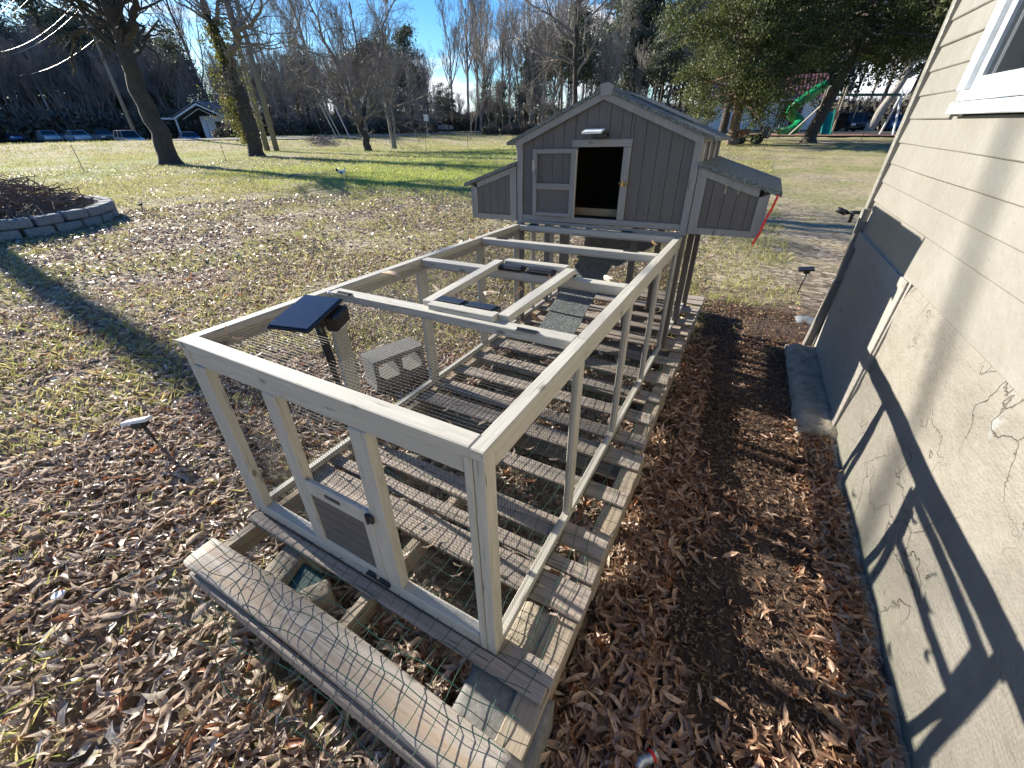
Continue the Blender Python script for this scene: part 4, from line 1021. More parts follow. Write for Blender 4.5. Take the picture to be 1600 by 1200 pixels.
for i in range(160):
    a = random.uniform(0, 6.28); r_ = random.uniform(0, 2.2); p = np.array([r_ * math.cos(a), r_ * math.sin(a), 0]); T.tube([p, p + (random.gauss(0, .5), random.gauss(0, .5), random.uniform(1.2, 3.2))], [.03, .008], 3, False)
br_t = T.mesh('stems', 'twig')
def plant(kind, az_, r_, s, rz=None, zs=1.0):
    x = -math.sin(R(az_)) * r_; y = math.cos(R(az_)) * r_
    reg = 'left' if az_ > 54 else 'middle' if az_ > 35.5 else 'right'
    where = {'left': 'behind the far left cars', 'middle': 'behind the spreading tree', 'right': 'beyond the coop'}[reg]
    nm, cat, lab, (a, b), pn = {'bare': ('woodland_tree', 'tree', 'bare winter tree in the wood ' + where, random.choice(bare[:2] if az_ > 54 else bare[1:]), ('trunk', 'crown')),
                       'ever': ('pine_tree', 'tree', 'dark evergreen tree in the wood ' + where, random.choice(ever), ('trunk', 'foliage')),
                       'brush': ('undergrowth_bush', 'bush', 'dark bush at the foot of the wood ' + where, (br_t, br_l), ('stems', 'foliage'))}[kind]
    dp = 'front' if r_ < (63 if az_ < 36 else 68 if az_ < 60 else 104) else 'middle' if r_ < (72 if az_ < 36 else 80 if az_ < 60 else 118) else 'back'
    lab = ('small ' if s < .5 else 'tall ' if s > .85 else 'mid sized ') + lab.replace(' in the wood', ' at the ' + dp + ' of the wood').replace(' at the foot of the wood', ' at the ' + dp + ' of the wood')
    t = thing(nm, lab, cat, (x, y, hts(x, y) - .05), random.uniform(0, 6.28), {'bare': 'bare trees ', 'ever': 'evergreens ', 'brush': 'undergrowth '}[kind] + where)
    t.scale = (s, s, s * zs); link(pn[0], a, t); link(pn[1], b, t)
RW = random.Random(99)
def row(az0, az1, n_, r0, r1, kinds, s0, s1):
    for i in range(n_):
        a = az0 + (az1 - az0) * (i + RW.uniform(.1, .9)) / n_; plant(RW.choice(kinds), a, RW.uniform(r0, r1), RW.uniform(s0, s1))
row(84, 60.5, 30, 100, 110, ['bare', 'bare', 'ever'], .75, .98); row(84, 60.5, 38, 112, 124, ['ever', 'bare'], .9, 1.12); row(84, 62, 26, 128, 140, ['ever'], 1.0, 1.25)
row(84, 58, 24, 96, 100, ['bare'], .6, .85); row(85, 56, 20, 95, 99, ['brush'], 1.3, 1.9)
row(57, 36.5, 34, 66, 74, ['bare'], .45, .66); row(58, 35.5, 34, 63, 67, ['bare'], .20, .36); row(35.5, 32, 5, 72, 84, ['bare'], .2, .34); row(32, 12, 22, 55, 58, ['bare'], .22, .36); row(58, 37, 30, 74, 90, ['bare', 'bare', 'bare', 'bare', 'ever'], .50, .75); row(59, 36.5, 18, 64, 68, ['brush'], .6, .9)
row(61, 50, 10, 80, 95, ['bare', 'ever', 'bare'], .42, .6)
row(38, 33, 6, 84, 98, ['bare', 'ever'], .35, .5); row(37.5, 32, 6, 80, 86, ['brush'], .8, 1.1)
row(31.5, 22, 10, 60, 74, ['bare'], .72, .95); row(31.0, 20, 9, 57, 66, ['ever', 'bare'], .28, .42); row(31.5, 12, 8, 55, 60, ['brush'], .4, .7)
row(24, 6, 18, 60, 80, ['bare', 'bare', 'ever'], .6, .85); row(16, -14, 30, 76, 98, ['bare', 'bare', 'ever'], .9, 1.3); row(13, -14, 14, 70, 76, ['brush'], .9, 1.5); row(23, 9, 8, 76, 92, ['bare'], 1.0, 1.2)
row(62, -30, 70, 120, 150, ['brush', 'brush', 'bare'], 1.6, 2.4); row(-12, -40, 10, 60, 90, ['ever', 'bare'], 1.0, 1.3)
row(112, 84, 8, 100, 120, ['ever', 'bare'], .7, .9)
# ------------------------------------------------------------------ poles and wires
def pole(name, label, x, y, h, r_, m='pole', group=None, arm=False):
    t = thing(name, label, 'pole', (x, y, hts(x, y) - .2), 0, group)
    part('shaft', MB().tube([(0, 0, 0), (0, 0, h * .5), (0, 0, h)], [r_, r_ * .85, r_ * .65], 10), m, t, True)
    if arm: part('crossarm', MB().beam((-1.1, .3, h - .5), (1.1, -.3, h - .5), .10, .12), m, t)
    return t
pole('utility_pole', 'left one of two close utility poles behind the ivy tree', -32.16, 22.7, 12, .20, arm=True)
pole('utility_pole', 'right one of two close utility poles behind the ivy tree', -31.3, 22.84, 11.5, .19)
p0 = pole('street_pole', 'pale pole at the far left edge beyond the road', -104, 33.7, 15, .17, 'greypole')
pole('street_pole', 'shorter pale pole, second from the left edge beyond the road', -94, 32.8, 9.5, .16, 'greypole')
pole('utility_pole', 'wooden pole beyond the road just left of the big dark tree', -64.5, 29.2, 16, .19, arm=True)
def wire(label, a, b, sag, r_=.035):
    t = thing('power_line', label, 'power line', a, 0, None); a = np.array(a); b = np.array(b)
    part('cable', MB().tube([(b - a) * s - np.array([0, 0, sag * 4 * s * (1 - s)]) for s in np.linspace(0, 1, 24)], r_, 4, False), 'greypole', t)
for i, (za, zb, xx, lab) in enumerate(((14.6, 15.6, 0, 'uppermost'), (13.9, 14.7, .8, 'second from the top'), (11.5, 11.4, 0, 'third from the top'), (10.9, 11.0, .8, 'fourth from the top'), (8.7, 9.5, 0, 'lowest'))):
    wire(lab + ' sunlit cable of the five strung across the far left trees', (-109 - xx, 33.7, za), (-64.5 + xx, 29.2, zb + 1.2 * (i < 4)), 1.1)
wire('thin cable running from the left trees to the twin poles', (-64.5, 29.2, 14.5), (-32.2, 22.7, 11), .7, .02)

# ------------------------------------------------------------------ vehicles
def car(label, x, y, rz, paint, suv=False, L_=4.4, z=None):
    t = thing('parked_car', label, 'car', (x, y, hts(x, y) if z is None else z), rz, 'cars parked along the road and drive')
    W_ = 1.72; H = 1.62 if suv else 1.42
    lo_ = [(-L_ / 2, .38), (-L_ / 2 + .05, .30), (L_ / 2 - .1, .28), (L_ / 2, .45), (L_ / 2 - .03, .72), (L_ / 2 - .35, .84), (L_ / 2 - 1.15, .95), (-L_ / 2 + (.1 if suv else .55), .98), (-L_ / 2, .88)]
    def prism(pts, w0, w1, zc):
        n_ = len(pts); V = []
        for s in (-1, 1):
            for (px_, pz) in pts:
                w_ = w0 + (w1 - w0) * max(0, min(1, (pz - .9) / (H - .9))); V.append((px_, s * w_ / 2, pz))
        F = [list(range(n_)), list(range(2 * n_ - 1, n_ - 1, -1))] + [[i + n_, (i + 1) % n_ + n_, (i + 1) % n_, i] for i in range(n_)]
        return V, F
    b = MB(); b.add(*prism(lo_, W_, W_, 0)); part('body', b, paint, t)
    xf = L_ / 2 - 1.25; xr_ = -L_ / 2 + (.12 if suv else .6)
    up_ = [(xf, .93), (xf - .62, H - .02), (xr_ + (.25 if suv else .75), H), (xr_, .95)]
    b = MB(); V, F = prism(up_, W_ - .04, W_ - .42, 0); b.add(V, F); part('cabin_glass', b, 'glass', t)
    b = MB(); b.add(*prism([(xf - .60, H - .06), (xf - .66, H + .015), (xr_ + (.25 if suv else .75), H + .03), (xr_ + (.18 if suv else .66), H - .06)], W_ - .34, W_ - .40, 0))
    for s in (-1, 1):
        for (xa, xb) in ((xf, xf - .62), (xr_, xr_ + (.25 if suv else .75)), ((xf + xr_) / 2 - .1, (xf + xr_) / 2 - .1)):
            b.beam((xa, s * (W_ / 2 - .02), .93), (xb, s * (W_ / 2 - .19), H), .07, .05)
    part('roof', b, paint, t)
    for sx2 in (-1, 1):
        for s in (-1, 1):
            w_ = part('wheel', MB().tube([(sx2 * L_ * .30, s * (W_ / 2 - .2), .32), (sx2 * L_ * .30, s * (W_ / 2 + .01), .32)], .32, 16), 'tyre', t)
            part('rim', MB().tube([(sx2 * L_ * .30, s * (W_ / 2 + .0), .32), (sx2 * L_ * .30, s * (W_ / 2 + .02), .32)], .19, 12), 'carsilver', w_)
    for s in (-.62, .62):
        part('headlight', MB().box((L_ / 2 - .06, s, .66), (.12, .34, .13), None, .02), 'lamp', t); part('tail_light', MB().box((-L_ / 2 + .02, s * 1.1, .78), (.07, .22, .16), None, .02), 'red', t)
    return t
rz0 = R(-8)
car('bright blue car at the far left edge beyond the road', -91.9, 26.9, rz0, 'carblue', z=-.12, L_=4.8)
car('silver car glinting in the sun left of the pale poles', -85.0, 28.2, rz0, 'carsilver', z=-.16)
car('dark car right behind the glinting silver car', -81.2, 29.4, rz0, 'cardark', z=-.1)
car('silver car beside the base of the second pale pole', -77.4, 28.6, rz0, 'carsilver', z=-.16)
car('dark blue car between the second pale pole and the wooden pole', -73.2, 29.6, rz0, 'cardark', z=-.1)
car('silver estate car just left of the big dark tree', -64.2, 28.3, rz0, 'carsilver', True, z=-.4)
car('blue car in front of the small white building', -60.5, 32.9, R(-20), 'carblue', z=-.45)
car('small silver blue car at the far end of the road by the bend', -47.0, 66, R(30), 'carsilver', z=.45)
car('dark pickup like car parked behind the slide', 8.4, 58.6, R(-80), 'cardark', True, 4.6)
car('dark blue sedan parked behind the swing legs', 12.1, 58.5, R(-95), 'carblue')

# ------------------------------------------------------------------ buildings
sh = thing('small_building', 'small white building with gabled porch across the road', 'building', (-70.5, 43.2, -.1), R(34))
part('wall', MB().box((1.6, .5, 1.45), (6.4, 4.5, 2.9)), 'whsiding', sh)
part('porch_gable', MB().ext([(-3.9, 2.55), (-.2, 4.35), (3.5, 2.55), (3.3, 2.45), (-.2, 4.1), (-3.7, 2.45)], -4.4, -4.2), 'white', sh)
part('roof', MB().ext([(-3.95, 2.62), (-.2, 4.5), (3.6, 2.62), (3.6, 2.74), (-.2, 4.64), (-3.95, 2.74)], -4.45, 3.5), 'greyroof', sh)
part('side_roof', MB().box((-5.4, -.6, 2.62), (3.4, 5.6, .14)).box((4.2, .5, 3.05), (2.4, 5.2, .14), np.array(Matrix.Rotation(R(8), 3, 'Y'))), 'greyroof', sh)
part('side_roof_fascia', MB().box((-5.4, -3.44, 2.6), (3.4, .08, .2)), 'white', sh)
for x_ in (-6.8, -3.6, .1, 3.2): part('porch_post', MB().box((x_, -4.1, 1.25), (.18, .18, 2.5)), 'white', sh)
part('door', MB().box((.9, -1.8, 1.1), (1.2, .08, 2.2)), 'dark', sh)
wn_ = part('window', MB().box((3.6, -1.8, 1.7), (1.0, .08, .9)), 'white', sh); part('pane', MB().box((3.6, -1.86, 1.7), (.84, .05, .74)), 'glass', wn_)
part('gable_brace', MB().beam((-2.6, -4.1, 2.5), (-.2, -4.1, 3.7), .08, .1).beam((2.2, -4.1, 2.5), (-.2, -4.1, 3.7), .08, .1), 'lumber', sh)

hz_ = hts(0, 56)
wh = thing('white_house', 'white lap sided house with red metal roof behind the cedars', 'house', (0, 56, hz_ - .1))
part('wall', MB().ext([(-5.8, -.2), (4.8, -.2), (4.8, 3.0), (-5.8, 3.0)], .05, 7), 'dark', wh)
mb = MB()
for i in range(21):
    z = .35 + i * .128
    mb.ext([(-.02, z), (-.045, z), (-.02, z + .13)][::-1], -5.8, 4.8, 0) if False else mb.box((-.5, .025, z + .064), (10.6, .05, .118), np.array(Matrix.Rotation(R(10), 3, 'X')), .004)
s2 = part('lap_siding', mb, 'whsiding', wh); s2['kind'] = 'stuff'
part('foundation', MB().box((-.5, .02, .17), (10.5, .08, .34)), 'conc', wh)
part('roof', MB().ext([(-.6, 2.95), (-.5, 2.82), (3.6, 4.9), (7.6, 2.9), (7.7, 3.05), (3.6, 5.1)], -6.3, 5.2, 0), 'redroof', wh)
mb = MB()
for i in range(38): mb.beam((-6.2 + i * .305, -.6, 2.99), (-6.2 + i * .305, 3.6, 5.12), .035, .05)
s3 = part('roof_seams', mb, 'redroof', wh); s3['kind'] = 'stuff'
part('fascia', MB().box((-.5, -.56, 2.86), (11.4, .05, .18)), 'white', wh)
for (x_, z_, w_, h_) in ((-4.9, 2.0, .8, 1.2), (-.2, 2.0, 1.1, 1.3), (2.5, 1.7, 1.9, 2.0)):
    w2 = part('window', MB().box((x_, -.03, z_), (w_ + .16, .06, h_ + .16)), 'white' if x_ < 2 else 'dark', wh); part('pane', MB().box((x_, -.07, z_), (w_, .04, h_)), 'glass', w2)
part('downpipe', MB().beam((1.4, -.10, .3), (1.9, -.12, 2.8), .09, .07), 'white', wh); part('porch_post', MB().box((3.75, -1.2, 1.6), (.14, .14, 3.0)), 'white', wh)
lt = thing('lattice_panel', 'grey garden lattice arch leaning before the white house', 'lattice', (1.9, 54.6, hts(1.9, 54.6)))
mb = MB()
for i in range(8): mb.beam((-.8 + i * .2, 0, 0), (-1.0 + i * .25, 0, 1.25), .03, .03); mb.beam((-.8 + i * .2, .02, 1.2), (-.9 + i * .2, .02, 0), .03, .03)
mb.tube([(.9 * math.cos(a), 0, 1.25 * math.sin(a)) for a in np.linspace(0, math.pi, 12)], .04, 5)
part('slats', mb, 'greypole', lt)

# ------------------------------------------------------------------ playset
ps = thing('playset', 'wooden playset with swing beam, teal slide and platform behind the dark cedar trunk', 'playset', (4.7, 43.5, .47))
part('swing_beam', MB().beam((-.6, 0, 2.62), (4.0, .6, 2.52), .13, .16), 'dgreen', ps)
for (a, b) in (((3.85, .55, 2.6), (4.15, -.3, 0)), ((3.85, .55, 2.6), (3.7, 1.6, 0))): part('swing_leg', MB().tube([a, b], .07, 8), 'white', ps)
for (x_, y_) in ((-.75, -.9), (.35, -.9), (-.75, .6), (.35, .6)): part('tower_post', MB().beam((x_, y_, 0), (x_, y_, 3.1), .10, .10), 'lumber', ps)
part('platform', MB().box((-.2, -.15, 1.55), (1.2, 1.6, .10)), 'lumber', ps)
for z in (1.85, 2.1): part('rail', MB().box((-.2, .64, z), (1.2, .05, .09)), 'lumber', ps)
mb = MB(); pr = [(-.9, 0, 1.55 - .0), (-1.3, 0, 1.45), (-2.1, 0, .75), (-2.8, 0, .25), (-3.2, 0, .18)]
for i in range(4):
    a, b = pr[i], pr[i + 1]
    mb.beam((-.25, a[0], a[2]), (-.25, b[0], b[2]), .55, .04, (0, 0, 1)); mb.beam((-.53, a[0], a[2] + .09), (-.53, b[0], b[2] + .09), .05, .2, (0, 0, 1)); mb.beam((.03, a[0], a[2] + .09), (.03, b[0], b[2] + .09), .05, .2, (0, 0, 1))
part('teal_slide', mb, 'teal', ps)
for x_ in (1.5, 2.1):
    part('swing_chain', MB().tube([(x_, .25, 2.55), (x_, .25, .6)], .012, 4), 'hinge', ps)
part('swing_seat', MB().box((1.8, .25, .58), (.62, .2, .04)), 'dgreen', ps)
ts = thing('tube_slide', 'shiny green spiral tube slide left of the dark cedar trunk', 'slide', (2.6, 45, .45))
P_ = smooth([(1.35, .2, 3.35), (.82, .0, 3.0), (.3, -.2, 2.55), (-.25, -.5, 2.15), (-.5, -.2, 1.75), (-.3, .3, 1.4), (.25, .2, 1.1), (.35, -.4, .75), (0, -.9, .45), (-.45, -1.1, .25)], 5)
part('tube', MB().tube(P_, .36, 16, False), 'green', ts, True)
mb = MB()
for i in range(3, len(P_) - 1, 6): mb.tube([P_[i] - (P_[i + 1] - P_[i]) * .12, P_[i] + (P_[i + 1] - P_[i]) * .12], .40, 16)
part('joint_collars', mb, 'green', ts); part('exit_lip', MB().tube([(-.45, -1.1, .25), (-.9, -1.25, .16)], [.37, .40], 14, False), 'green', ts, True)
br = thing('leaning_board', 'pale board leaning between tube slide and cedar trunk', 'board', (3.0, 43.0, .45)); part('plank', MB().beam((-.7, 0, .0), (.9, .4, 2.0), .12, .06), 'lumber', br)
mw = thing('garden_tractor', 'small dark and rusty riding mower beside the reddish cedar trunk', 'mower', (-.2, 30.3, .36), R(170))
part('chassis', MB().box((0, 0, .42), (1.1, .55, .16), None, .03).box((.35, 0, .62), (.5, .45, .3), None, .06), 'rust', mw)
part('seat', MB().box((-.30, 0, .68), (.34, .38, .08), None, .03).box((-.46, 0, .86), (.07, .38, .34), None, .03), 'black', mw)
part('steering_wheel', MB().tube([(.06 + .15 * math.cos(a) * .5, .15 * math.sin(a), .95 + .15 * math.cos(a) * .5) for a in np.linspace(0, 6.28, 13)], .015, 5).tube([(.25, 0, .7), (.07, 0, .95)], .02, 6), 'black', mw)
part('bagger', MB().box((-.78, 0, .60), (.4, .6, .55), None, .06), 'black', mw)
for (x_, r_) in ((.42, .18), (-.38, .27)):
    for s in (-.32, .32): part('wheel', MB().tube([(x_, s - .06, r_), (x_, s + .06, r_)], r_, 14), 'tyre', mw)
lg = thing('cut_log', 'short orange brown cut log next to the mower', 'log', (-1.0, 29.9, .33), R(20)); part('log', MB().tube([(-.3, 0, .16), (.3, 0, .17)], .17, 12), 'barkred', lg, True)

# thin electric netting stakes round the lawn
for i, (x_, y_, h_, lab) in enumerate(((-25.4, 9.0, 1.0, 'nearest the big dark tree on its left'), (-25.1, 15.1, .8, 'between the big dark tree and the ivy tree'), (-26.5, 25.3, 1.0, 'just left of the spreading tree'), (-21.6, 24.4, 1.1, 'just right of the spreading tree'),
                                 (-19.5, 25.5, 1.1, 'in front of the far silver blue car'), (-18.2, 28.7, 1.1, 'left of the pale sapling'), (.58, 26.5, 1.1, 'in front of the white house'), (5.5, 33.5, .7, 'in front of the teal slide'), (-14.6, 28.8, 1.0, 'just left of the coop roof edge'))):
    t = thing('fence_stake', 'thin dark netting stake ' + lab, 'fence stake', (x_, y_, hts(x_, y_)), 0, 'thin stakes round the lawn')
    part('rod', MB().tube([(0, 0, -.1), (random.uniform(-.04, .04), 0, h_)], .014, 5), 'stakeblack', t); part('clip', MB().box((.01, 0, h_ * .55), (.035, .02, .05)), 'stakeblack', t)
sgn = thing('road_sign', 'small white road sign on a post by the bend', 'sign', (-31.2, 41.3, .15), R(30)); part('post', MB().tube([(0, 0, 0), (0, 0, 2.1)], .03, 6), 'greypole', sgn); part('plate', MB().box((0, -.04, 1.95), (.5, .02, .6), None, .004), 'white', sgn)
loc = (-26.2, 42.0, .1); T = Tree(77); T.grow((0, 0, 0), (0, 0, 1), 3.0, .05, 0, 3, nch=[9, 6, 5], ratio=.55); finish(T, 'sapling', 'pale twiggy sapling left of the coop at the lawn edge', loc, 'barkpale', 'twigpale', cat='sapling')
bk = thing('brush_bank', 'low grey heap of cut brush on the bank before the road', 'brush pile', (-36.5, 31.6, .02), R(-35))
mb = MB()
for i in range(500):
    p = np.array([random.gauss(0, 2.4), random.gauss(0, .6), 0]); p[2] = random.uniform(0, .65) * math.exp(-(p[0] / 3.2) ** 2); d = np.array([random.gauss(0, 1), random.gauss(0, 1), random.gauss(0, .3)]); d /= np.linalg.norm(d)
    mb.tube([p - d * .4, p + d * .4], [.02, .006], 3, False)
b_ = part('sticks', mb, 'twigpale', bk); b_['kind'] = 'stuff'
for i, (x_, h_) in enumerate(((-39.5, 3.4), (-38.9, 3.2), (-37.6, 3.6))):
    t = thing('guy_rod', ('yellow slanting guard rod behind the brush bank', 'second yellow slanting rod, close beside the first', 'grey slanting guy wire right of the yellow rods')[i], 'rod', (x_, 36.5, .1)); part('rod', MB().tube([(0, 0, 0), (-1.7, 0, h_)], .05, 6), 'lumber' if i < 2 else 'greypole', t)

# ------------------------------------------------------------------ leaf litter and grass
def project(P):
    d = P - CAM; z = d @ _f; return 800 - 7.9 + 636.65 * (d @ _r) / z, 600 - 9.8 - 636.65 * (d @ _u) / z, z
def sample(n_, r0, r1, a0=None, a1=-62, power=1.0):
    if a0 is None: a0 = 150 if r1 < 3.5 else 108 if r1 < 7 else 92
    r_ = np.sqrt(RNG.uniform(r0 ** 2, r1 ** 2, n_)); a = np.radians(RNG.uniform(a1, a0, n_)); return -np.sin(a) * r_, np.cos(a) * r_
def vnoise(x, y, s, seed=0):
    xi = np.floor(x / s); yi = np.floor(y / s); fx = Sm(x / s - xi); fy = Sm(y / s - yi)
    def hsh(a, b): v = np.sin(a * 127.1 + b * 311.7 + seed * 17.3) * 43758.5453; return v - np.floor(v)
    return (hsh(xi, yi) * (1 - fx) + hsh(xi + 1, yi) * fx) * (1 - fy) + (hsh(xi, yi + 1) * (1 - fx) + hsh(xi + 1, yi + 1) * fx) * fy
def leafcols(n_, x):
    pal = np.array([(.54, .45, .36), (.64, .55, .47), (.40, .31, .235), (.25, .165, .115), (.58, .46, .35), (.40, .17, .065), (.31, .24, .20), (.72, .64, .56)])
    pw = np.array([.22, .2, .16, .12, .1, .05, .08, .07]); c = np.clip(pal[RNG.choice(8, n_, p=pw / pw.sum())] * RNG.uniform(.8, 1.25, (n_, 1)), 0, .8); lum = c.mean(1, keepdims=True); c = c * .88 * np.array([1.04, .99, .93]) + (lum * np.array([1.08, 1.0, .93])) * .15
    brown = Sm((x + .4) / .6)[:, None] * .75  # leaves toward the house: shaded look put into the colour as a browner tint
    return c * (1 - brown) + c * brown * np.array([.93, .66, .46])
st8 = [0, .3, .7, 1.]; hw = [0, .42, .40, 0]
def leaves(x, y, z, ln, full=True, lift=1.0, seedc=None):
    n_ = len(x); a = RNG.uniform(0, 6.283, n_)
    # prevailing lie of the litter: long axis tends to one direction on the left
    al = np.where((x < -.4) & (RNG.random(n_) < .45), RNG.normal(.75, .35, n_), a)
    w = ln * RNG.uniform(.16, .31, n_); curl = RNG.uniform(-.35, .55, n_) * ln; fold = RNG.uniform(.2, 1.5, n_) * w; bend = RNG.normal(0, .16, n_) * ln
    pitch = RNG.normal(0, .33, n_) * lift; roll = RNG.normal(0, .55, n_) * lift
    if full: loc_ = [(0, 0), (.3, -1), (.3, 0), (.3, 1), (.7, -1), (.7, 0), (.7, 1), (1, 0)]
    else: loc_ = [(0, 0), (.5, -1), (.5, 1), (1, 0)]
    V = []
    for (t, s) in loc_:
        hwid = np.interp(t, st8, hw) if full else .5
        lx = (t - .5) * ln; ly = s * hwid * w * 1.0 + bend * (4 * (t - .5) ** 2 - .4); lz = curl * (4 * (t - .5) ** 2 - .3) + abs(s) * fold * .6 * hwid * 1.6
        ly2 = ly * np.cos(roll) - lz * np.sin(roll); lz2 = ly * np.sin(roll) + lz * np.cos(roll)
        lx3 = lx * np.cos(pitch) - lz2 * np.sin(pitch); lz3 = lx * np.sin(pitch) + lz2 * np.cos(pitch)
        V.append(np.stack([x + lx3 * np.cos(al) - ly2 * np.sin(al), y + lx3 * np.sin(al) + ly2 * np.cos(al), z + lz3], 1))
    V = np.stack(V, 1); k = len(loc_)
    T_ = [(0, 1, 2), (0, 2, 3), (1, 4, 5), (1, 5, 2), (2, 5, 6), (2, 6, 3), (4, 7, 5), (5, 7, 6)] if full else [(0, 1, 3), (0, 3, 2)]
    I_ = np.arange(n_)[:, None, None] * k + np.array(T_)[None]
    c = leafcols(n_, x) if seedc is None else seedc
    return V.reshape(-1, 3), I_.reshape(-1, 3), np.repeat(c, k, 0)
def keep(x, y, dens): return RNG.random(len(x)) < dens
def litter_density(x, y):
    r_ = np.hypot(x, y); n1 = vnoise(x, y, .55, 1); n2 = vnoise(x, y, 1.7, 2)
    d = .35 + .75 * Sm((n1 * .5 + n2 * .5 - .25) / .4)
    edge = .12 + .22 * n1 - .12 * Sm((y - 1.2) / 1.5); inpath = (x > edge) & (x < .66 + .1 * n2)
    d = np.where((x > -.1) & (y > 1.9), d * .35, d); d = np.where(inpath & (y > 1.3), d * .3, d)
    d = np.where(inpath, d * (.04 + .40 * Sm((n1 - .55) / .25)), d)
    d = np.where((y > 4.2) & (x > 0), d * .4, d)
    d = np.where((y > 3.5) & (x > -.5), d * .6, d)
    return np.clip(d, 0, 1)
Vs, Ts, Cs = [], [], []; off = 0
def addl(v, t, c):
    global off
    Vs.append(v); Ts.append(t + off); Cs.append(c); off += len(v)
for (r0, r1, n_, l0, l1, full) in ((.3, 3.2, 82000, .055, .115, True), (3.2, 6.5, 42000, .055, .115, True), (6.5, 13, 62000, .055, .09, False), (13, 30, 55000, .05, .085, False)):
    x, y = sample(n_, r0, r1); ok = keep(x, y, litter_density(x, y)) & (x < .84)
    x, y = x[ok], y[ok]
    z = ht(x, y) + RNG.uniform(.004, .034, len(x)) * (1 if r0 < 6 else 1.5)
    addl(*leaves(x, y, z, RNG.uniform(l0, l1, len(x)) * np.where(x > -.3, .70, .88), full))
# deep drifts against the pallet edge, wall foot and in the pallet gaps
x = RNG.uniform(-.45, .55, 26000); y = RNG.uniform(.3, 4.6, 26000); x = .35 + x * .98; ok = x < .84; x, y = x[ok], y[ok]; z = ht(x, y) + RNG.uniform(.003, .015, len(x)); addl(*leaves(x, y, z, RNG.uniform(.010, .032, len(x)), False, .8, leafcols(len(x), x) * .55))
x = RNG.uniform(-.10, .12, 2400); y = .35 + 3.2 * RNG.random(2400) ** 1.6; z = ht(x, y) + RNG.uniform(.01, .07, len(x)); addl(*leaves(x, y, z, RNG.uniform(.045, .08, len(x)), True, 1.3))
x = .79 - np.abs(RNG.normal(0, .07, 2600)); y = RNG.uniform(.5, 2.6, 2600); z = ht(x, y) + RNG.uniform(.0, .05, len(x)); addl(*leaves(x, y, z, RNG.uniform(.045, .085, len(x)), True, 1.3))
x = RNG.normal(-.62, .16, 700); y = RNG.normal(.42, .07, 700); z = ht(x, y) + RNG.uniform(.02, .15, 700); addl(*leaves(x, y, z, RNG.uniform(.05, .10, 700), True, 2.0))
x = RNG.normal(-.75, .2, 500); y = RNG.normal(.93, .06, 500); z = ht(x, y) + RNG.uniform(.02, .14, 500); addl(*leaves(x, y, z, RNG.uniform(.05, .10, 500), True, 2.0))
# loose leaves on the slats
x = RNG.uniform(-1.4, -.2, 140); y = RNG.uniform(.55, 3.9, 140); addl(*leaves(x, y, np.full(140, .165) - .024 * (y - .5), RNG.uniform(.04, .08, 140), True, .9))
lit = triobj('leaf_litter', np.concatenate(Vs), np.concatenate(Ts), 'leaf', ground, np.concatenate(Cs), True); lit['kind'] = 'stuff'
# individual leaves nearest the camera
vars_ = []
for i in range(14):
    v, t, c = leaves(np.zeros(1), np.zeros(1), np.zeros(1), RNG.uniform(.06, .10, 1), True, 1.0, leafcols(1, np.array([-1. if i < 8 else 1.])))
    o = triobj('fallen_leaf', v, t, 'leaf', None, c, True); vars_.append(o.data); bpy.data.objects.remove(o)
x, y = sample(6000, .55, 2.6); z = ht(x, y) + RNG.uniform(.02, .045, len(x)); px, py, pz = project(np.stack([x, y, z], 1))
inr = (x - RT.x + .035 * y > -1.25) & (x < -.08) & (y > .1)
ok = (px > 0) & (px < 1600) & (py > 0) & (py < 1200) & (pz > 0) & (x < .76) & ~inr & ~((x > .12) & (x < .66) & (RNG.random(len(x)) < .88))
idx = np.where(ok)[0]; idx = idx[np.argsort(pz[idx] + RNG.uniform(0, .5, len(idx)))][:290]
for i in idx:
    o = link('fallen_leaf', vars_[random.randrange(8) if x[i] < -.2 else random.randrange(8, 14)], ground, (x[i], y[i], z[i])); o.rotation_euler = (random.gauss(0, .2), random.gauss(0, .2), random.uniform(0, 6.28))
# orange leaves caught in the netting
for i, (p, rz) in enumerate((((-1.10, .12, .79), .2), ((-1.12, .93, .80), 1.), ((-1.14, 1.68, .83), 1.4), ((-.96, 2.36, .78), 0), ((-.62, 2.36, .78), 2), ((-.12, 2.1, .80), 1), ((-.42, .95, .80), 2.5), ((-.25, .75, .78), .7), ((-.72, .80, .79), .4), ((-.15, 1.27, .81), 2.2), ((-.55, .9, .79), 1.9), ((-.35, 1.15, .80), .9))):
    t = rthing('caught_leaf', 'curled orange brown leaf caught in the run roof netting', 'leaf', p, 'leaves caught in the roof netting')
    o = link('blade', vars_[random.choice((0, 3, 9, 11))], t); o.rotation_euler = (random.uniform(.6, 1.6), random.uniform(-.4, .8), rz)

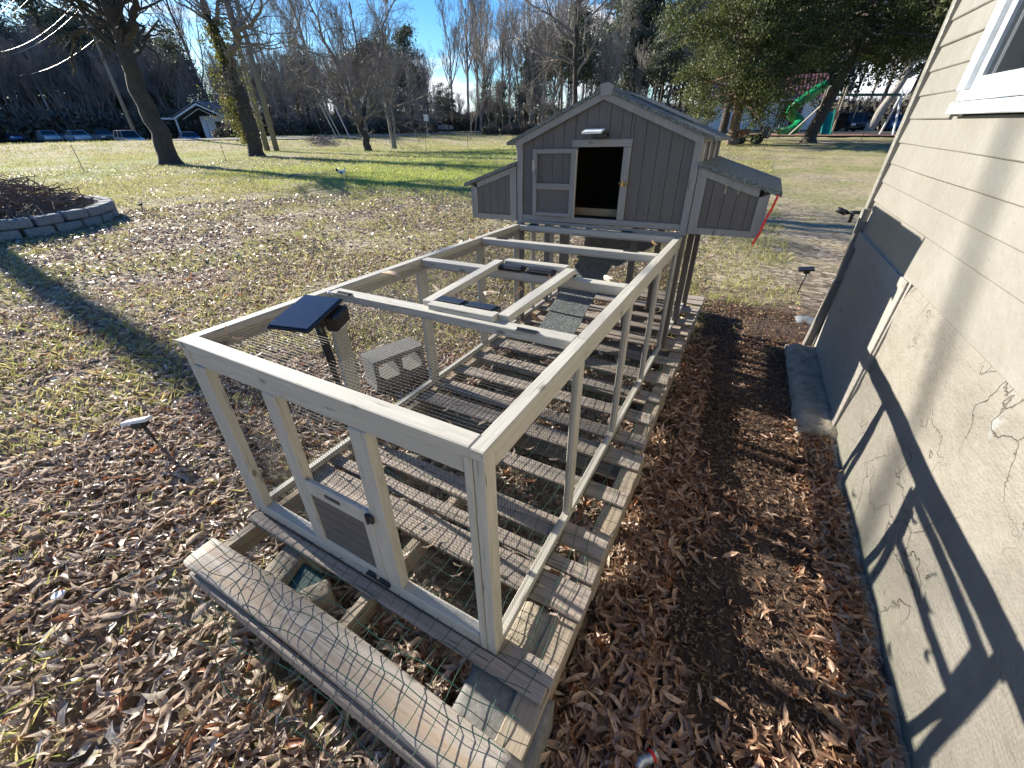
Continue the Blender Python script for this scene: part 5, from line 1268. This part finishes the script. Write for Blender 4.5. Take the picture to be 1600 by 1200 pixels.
# grass
def blades(x, y, h, wd, c):
    n_ = len(x); a = RNG.uniform(0, 6.283, n_); lx = RNG.normal(0, .5, n_) * h; ly = RNG.normal(0, .5, n_) * h; z = ht(x, y)
    dx, dy = np.cos(a) * wd, np.sin(a) * wd
    V = np.stack([np.stack([x - dx, y - dy, z - .005], 1), np.stack([x + dx, y + dy, z - .005], 1), np.stack([x + lx * .35 + dx * .7, y + ly * .35 + dy * .7, z + h * .55], 1), np.stack([x + lx, y + ly, z + h], 1)], 1)
    I_ = np.arange(n_)[:, None, None] * 4 + np.array([(0, 1, 2), (0, 2, 3)])[None]
    return V.reshape(-1, 3), I_.reshape(-1, 3), np.repeat(c, 4, 0)
def gcol(n_, lush): 
    g_ = np.array([.16, .22, .035]); s_ = np.array([.50, .44, .20]); l_ = np.array([.44, .50, .10]); f = RNG.random((n_, 1)) ** 2.0; c = g_ * f + s_ * (1 - f)
    return (c * (1 - lush[:, None]) + l_ * lush[:, None]) * RNG.uniform(.7, 1.25, (n_, 1))
def lushf(x, y):
    n2 = vnoise(x, y, 2.2, 5); b = Sm((y - 7) / 5) * Sm((34 - y) / 8) * Sm((x + 23) / 7) * Sm((-x) / 6); return np.clip(b * (.3 + .8 * n2), 0, .85)
Vs, Ts, Cs = [], [], []; off = 0
for (r0, r1, n_, h0, h1, w_) in ((.8, 5, 60000, .03, .075, .0012), (5, 11, 90000, .035, .08, .0022), (11, 22, 190000, .04, .09, .004), (22, 42, 150000, .05, .11, .009), (42, 64, 90000, .08, .16, .016)):
    x, y = sample(n_, r0, r1); n1 = vnoise(x, y, .42, 7); n2 = vnoise(x, y, 1.9, 8); lu = lushf(x, y)
    d = Sm((n1 * .55 + n2 * .45 - (.50 if r0 < 5 else .40)) / .12) * (.9 if r0 > 4 else .75) + .05 + lu
    d = np.where((x > .0) & (y < 4.6), d * .03, d); ok = (RNG.random(len(x)) < d) & (x < .84) & ~((x > -1.55) & (x < -.1) & (y > .2) & (y < 4.2) & (RNG.random(len(x)) < .7))
    x, y, lu = x[ok], y[ok], lu[ok]; addl(*blades(x, y, RNG.uniform(h0, h1, len(x)), w_, gcol(len(x), lu)))
gr_ = triobj('lawn_grass', np.concatenate(Vs), np.concatenate(Ts), 'grass', None, np.concatenate(Cs)); gr_['kind'] = 'stuff'; gr_['label'] = 'short green and straw coloured grass between the leaves'
tr_ = rthing('plastic_and_gap_shade', 'dark green piece standing for plastic and shadow in the front pallet gap', 'dark_piece', (-.86, -.10, -.13))
part('dark_piece', MB().box((0, 0, .03), (.26, .12, .03), np.array(Matrix.Rotation(R(8), 3, 'X')), .01), 'dgreen', tr_)  # dark green box stands in for both plastic and the gap's shadow
